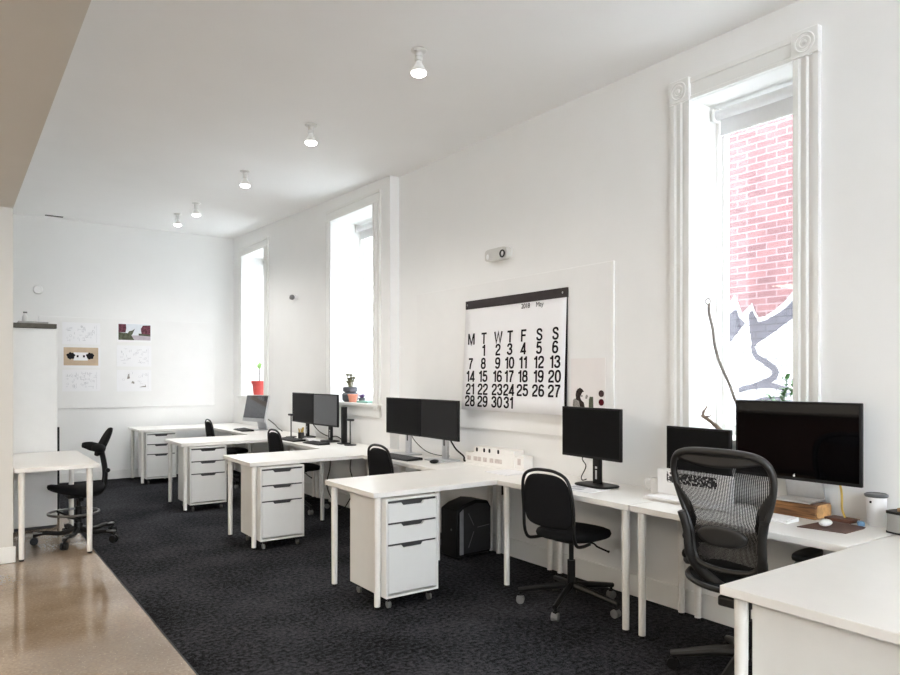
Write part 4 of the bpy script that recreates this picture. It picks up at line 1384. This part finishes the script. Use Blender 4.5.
MB().box(-.10, -.0755, -.20, .10, 0, .010).build('front_step', M['model_card'], t)

# ------------------------------------------------------------------ PC tower
t = thing('computer_tower', 'black computer tower with Y shaped lines under the middle return desk', 'computer', (3.54, 4.765, 0), R(3))
side = [(-.185, .02), (.17, .02), (.185, .05), (.185, .40), (.15, .455), (.02, .475), (-.11, .445), (-.185, .405)]
MB().prism(side, lambda u, v, d: (u, d, v), -.10, .115).build('tower_body', M['black'], t, bevel=.01)
sp = MB().prism([(-.125, .045), (.16, .045), (.17, .06), (.17, .39), (.14, .43), (.02, .448), (-.125, .415)], lambda u, v, d: (u, d, v), -.108, -.1005).build('side_panel', M['pc_side'], t, bevel=.004)
MB().prism([(-.158, .04), (-.122, .04), (-.122, .41), (-.158, .385)], lambda u, v, d: (u, d, v), -.111, -.1005).build('front_strip', M['pc_strip'], t, bevel=.003)
b = MB()
cx_, cz_ = .0, .245
for (x1, z1) in ((-.07, .37), (-.07, .09), (.155, .255)):
    dx, dz = x1 - cx_, z1 - cz_
    Lq = math.hypot(dx, dz)
    a_ = .18
    p0 = Vector((cx_ + dx * a_, -.1092, cz_ + dz * a_)); p1 = Vector((x1, -.1092, z1))
    b.tube([p0, p1], .0032, seg=6)
b.build('panel_line', M['pc_light'], sp)
MB().ball((-.187, -.03, .24), .009, .4, 1, 1).build('power_button', M['pc_light'], t)
MB().box(-.16, -.12, -.09, .10, 0, .02).box(.10, .14, -.09, .10, 0, .02).build('foot', M['black'], t)
# wall outlet with plugs behind it
t = thing('wall_outlet', 'white wall outlet with black plugs above the computer tower', 'outlet', (XN, 4.62, .545))
MB().box(-.008, 0, -.06, .06, -.06, .06).build('cover_plate', M['white_plastic'], t, bevel=.003)
MB().box(-.05, -.0085, -.03, .03, -.045, .045).build('plug', M['black'], t, bevel=.005)

# ------------------------------------------------------------------ desk bits farther back
def hp_stand(label, loc):
    t = thing('headphone_stand', label, 'stand', loc, 0, 'black headphone stands')
    MB().cyl((0, 0, 0), (0, 0, .010), .065, seg=28).build('base', M['black'], t, bevel=.002)
    MB().cyl((0, 0, .010), (0, 0, .262), .0075, seg=12).build('pole', M['graphite'], t)
    MB().box(-.02, .02, -.06, .06, .262, .285).build('rest', M['black'], t, bevel=.008)
    return t
h0 = hp_stand('black headphone stand left of the middle window monitors', (3.38, 8.12, T))
dup(h0, (3.50, 6.80, T), 0, 'black headphone stand right of the middle window monitors', 'black headphone stands')
t = thing('upright_panel', 'slim black upright panel at right end of the middle window monitors', 'panel', (3.52, 6.985, T))
MB().box(-.03, .03, -.018, .018, .012, .405).build('panel_body', M['black'], t, bevel=.004)
MB().box(-.06, .06, -.05, .05, 0, .012).build('panel_base', M['black'], t, bevel=.003)
t = thing('pen_cup', 'dark pen cup with mustard pencils by the middle window monitors', 'pen cup', (3.375, 7.81, T))
MB().lathe([(.034, 0), (.036, .08), (.033, .08), (.031, .006), (.003, .005)], seg=24).build('cup', M['graphite'], t)
b = MB()
for k in range(9):
    a = k * 2.4
    b.cyl((.016 * math.cos(a), .016 * math.sin(a), .01), (.03 * math.cos(a), .03 * math.sin(a), .115 + .012 * (k % 3)), .0045, seg=8)
b.build('pencils', M['brass'], t)

# ------------------------------------------------------------------ window sill things
def leaf(b, p, d, l, w_, up=Vector((0, 0, 1))):
    p, d = Vector(p), Vector(d).normalized()
    s = d.cross(up)
    if s.length < .05:
        s = Vector((1, 0, 0))
    s.normalize()
    n = s.cross(d)
    ctr = [b.bm.verts.new(p + d * l * q + n * (.18 * l * math.sin(PI * q))) for q in (0, .33, .66, 1)]
    le = [b.bm.verts.new(p + d * l * q + s * w_ * k + n * (.18 * l * math.sin(PI * q) + .1 * w_)) for q, k in ((.3, .5), (.62, .45))]
    ri = [b.bm.verts.new(p + d * l * q - s * w_ * k + n * (.18 * l * math.sin(PI * q) + .1 * w_)) for q, k in ((.3, .5), (.62, .45))]
    F = b.bm.faces.new
    F((ctr[0], le[0], ctr[1])); F((ctr[1], le[0], le[1], ctr[2])); F((ctr[2], le[1], ctr[3]))
    F((ctr[0], ctr[1], ri[0])); F((ctr[1], ctr[2], ri[1], ri[0])); F((ctr[2], ctr[3], ri[1]))


ZS = 1.202
ZN = 1.122
tw = thing('twig', 'tall thin curved twig with looped tip leaning in the big window', 'twig', (0, 0, 0))
MB().tube(spline([(3.985, 2.46, ZN + .009), (3.98, 2.555, 1.335), (3.98, 2.61, 1.465), (3.975, 2.665, 1.58), (3.97, 2.70, 1.70), (3.968, 2.712, 1.80), (3.965, 2.735, 1.90), (3.962, 2.735, 1.96)], 7), .0095, seg=8).build('stem', M['twig'], tw)
MB().tube([(3.962, 2.742 + .018 * math.cos(q), 1.978 + .018 * math.sin(q)) for q in [2 * PI * i / 18 for i in range(18)]], .0045, True, 8).build('loop_tip', mat('pale_bark', (.30, .28, .25), .7, var=.2), tw)
an = thing('antler', 'small brown branched antler standing at left end of big window sill', 'antler', (3.87, 2.70, ZN))
b = MB()
b.tube(spline([(.02, -.13, .012), (.01, -.10, .045), (0, -.055, .085), (0, .0, .118), (0, .025, .128)], 5), [.014] * 10 + [.011] * 8 + [.007] * 3, seg=8)
b.tube(spline([(0, .012, .122), (0, .012, .150), (0, -.006, .175), (0, -.016, .190)], 4), [.008] * 6 + [.005] * 6 + [.003], seg=8)
b.tube(spline([(0, .008, .120), (0, -.02, .124), (0, -.045, .132)], 4), [.007] * 5 + [.0035] * 4, seg=8)
b.build('branches', M['antler'], an)
# vine on big window sill
t = thing('trailing_plant', 'small green sprigged plant at right of big window sill', 'plant', (3.96, 2.24, ZN))
MB().lathe([(.045, 0), (.058, .09), (.062, .09), (.062, .10), (.054, .10), (.045, .02), (.003, .02)], seg=24).build('pot', M['white_plastic'], t)
MB().cyl((0, 0, .06), (0, 0, .085), .05).build('soil', M['soil'], t)
b = MB(); st = MB()
rnd = random.Random(4)
for (dy, dz, n) in ((-.035, .365, 7), (-.055, .32, 6), (.07, .255, 5), (.0, .29, 5), (.11, .22, 4)):
    P = spline([(0, 0, .08), (rnd.uniform(-.02, .02), dy * .4, .08 + (dz - .08) * .6), (rnd.uniform(-.03, .03), dy, dz)], 6)
    st.tube(P, .002, seg=5)
    for k in range(3, len(P)):
        p = P[k]
        for s in (-1, 1):
            leaf(b, p, (rnd.uniform(-.6, .6), s * rnd.uniform(.4, 1), rnd.uniform(-.1, .7)), rnd.uniform(.032, .052), .028)
st.build('stem', M['leaf'], t)
b.build('leaves', M['leaf'], t)
# middle window sill
t = thing('succulent_pot', 'slate grey pot with olive succulent on the middle window sill', 'plant', (3.80, 7.38, ZS))
MB().lathe([(.070, 0), (.092, .02), (.095, .085), (.085, .10), (.075, .105)], seg=28).build('pot', M['slate_pot'], t)
MB().lathe([(.062, .105), (.068, .115), (.085, .12), (.085, .165), (.075, .168), (.01, .165)], seg=28).build('rim', M['slate_pot'], t)
MB().cyl((0, 0, .160), (0, 0, .172), .070).build('soil', M['soil'], t)
b = MB()
rnd = random.Random(9)
for k in range(9):
    a = k * 2.4; r_ = .012 + .006 * k
    bx_, by_, bz_ = r_ * math.cos(a), r_ * math.sin(a), .18 + rnd.uniform(.04, .13)
    b.tube([(bx_ * .4, by_ * .4, .165), (bx_, by_, bz_)], .006, seg=6)
    for q in range(9):
        aa = q * 2.4
        leaf(b, (bx_, by_, bz_ - .012), (math.cos(aa), math.sin(aa), .25 + .12 * q), .05, .032)
b.build('succulent', M['succulent'], t)
t = thing('clay_pot', 'small orange clay pot in front of slate pot on middle sill', 'pot', (3.755, 7.23, ZS))
MB().lathe([(.042, 0), (.055, .075), (.060, .075), (.060, .09), (.050, .09), (.042, .03), (.003, .03)], seg=24).build('pot', M['orange_pot'], t)
t = thing('purple_plant', 'small purple leaved plant right of the clay pot on middle sill', 'plant', (3.80, 7.10, ZS))
MB().lathe([(.03, 0), (.04, .05), (.036, .05), (.03, .01), (.003, .01)], seg=20).build('pot', M['slate_pot'], t)
b = MB()
for k in range(22):
    a = k * 2.4
    leaf(b, (.012 * math.cos(a), .012 * math.sin(a), .045), (math.cos(a), math.sin(a), .5 + .09 * (k % 9)), .06 + .004 * (k % 5), .022)
b.build('leaves', M['purple_leaf'], t)
o = MB().box(-.06, .06, -.14, .12, 0, .022).build('green_book', M['green_book'], bevel=.003)
o.location = (3.76, 6.92, ZS); tag(o, 'flat green book lying on the middle window sill', 'book')
# far window sill
t = thing('red_flower_pot', 'red pot with light green sprout on the far window sill', 'plant', (3.80, 10.34, ZS))
MB().lathe([(.085, 0), (.105, .18), (.118, .18), (.120, .225), (.108, .225), (.09, .05), (.003, .05)], seg=28).build('pot', M['terracotta'], t)
MB().cyl((0, 0, .17), (0, 0, .205), .10).build('soil', M['soil'], t)
MB().tube(spline([(0, 0, .20), (.0, -.01, .32), (.0, -.005, .40)], 5), .009, seg=8).build('stem', M['twig'], t)
b = MB()
for dx, dy, dz in ((0, 1, .45), (-.3, .7, .8), (.2, -.6, .9), (-.4, -.9, .6), (.1, .2, 1)):
    leaf(b, (0, -.005, .39), (dx, dy, dz), .13, .055)
b.build('leaves', M['leaf_light'], t)

# ------------------------------------------------------------------ kitchen side (left of the camera, seen mirrored in the glossy display)
t = thing('kitchen_counter', 'dark kitchen counter along the left wall', 'counter', (XL + .35, 4.0, 0))
MB().box(-.33, .27, -2.6, 2.4, .08, .88).build('base_cabinet', M['counter_door'], t)
MB().box(-.33, .30, -2.62, 2.42, .88, .92).build('worktop', M['counter'], t, bevel=.004)
MB().box(-.33, .22, -2.58, 2.38, 0, .08).build('plinth', M['black'], t)
t = thing('kitchen_faucet', 'black gooseneck faucet on the kitchen counter', 'faucet', (XL + .18, 4.35, .92))
MB().tube(spline([(0, 0, 0), (0, 0, .30), (.03, 0, .40), (.10, 0, .43), (.17, 0, .40), (.19, 0, .32)], 6), .014, seg=12).build('spout', M['black'], t)
MB().cyl((0, 0, 0), (0, 0, .03), .03).cyl((0, .02, .06), (0, .08, .09), .009).build('faucet_base', M['black'], t)
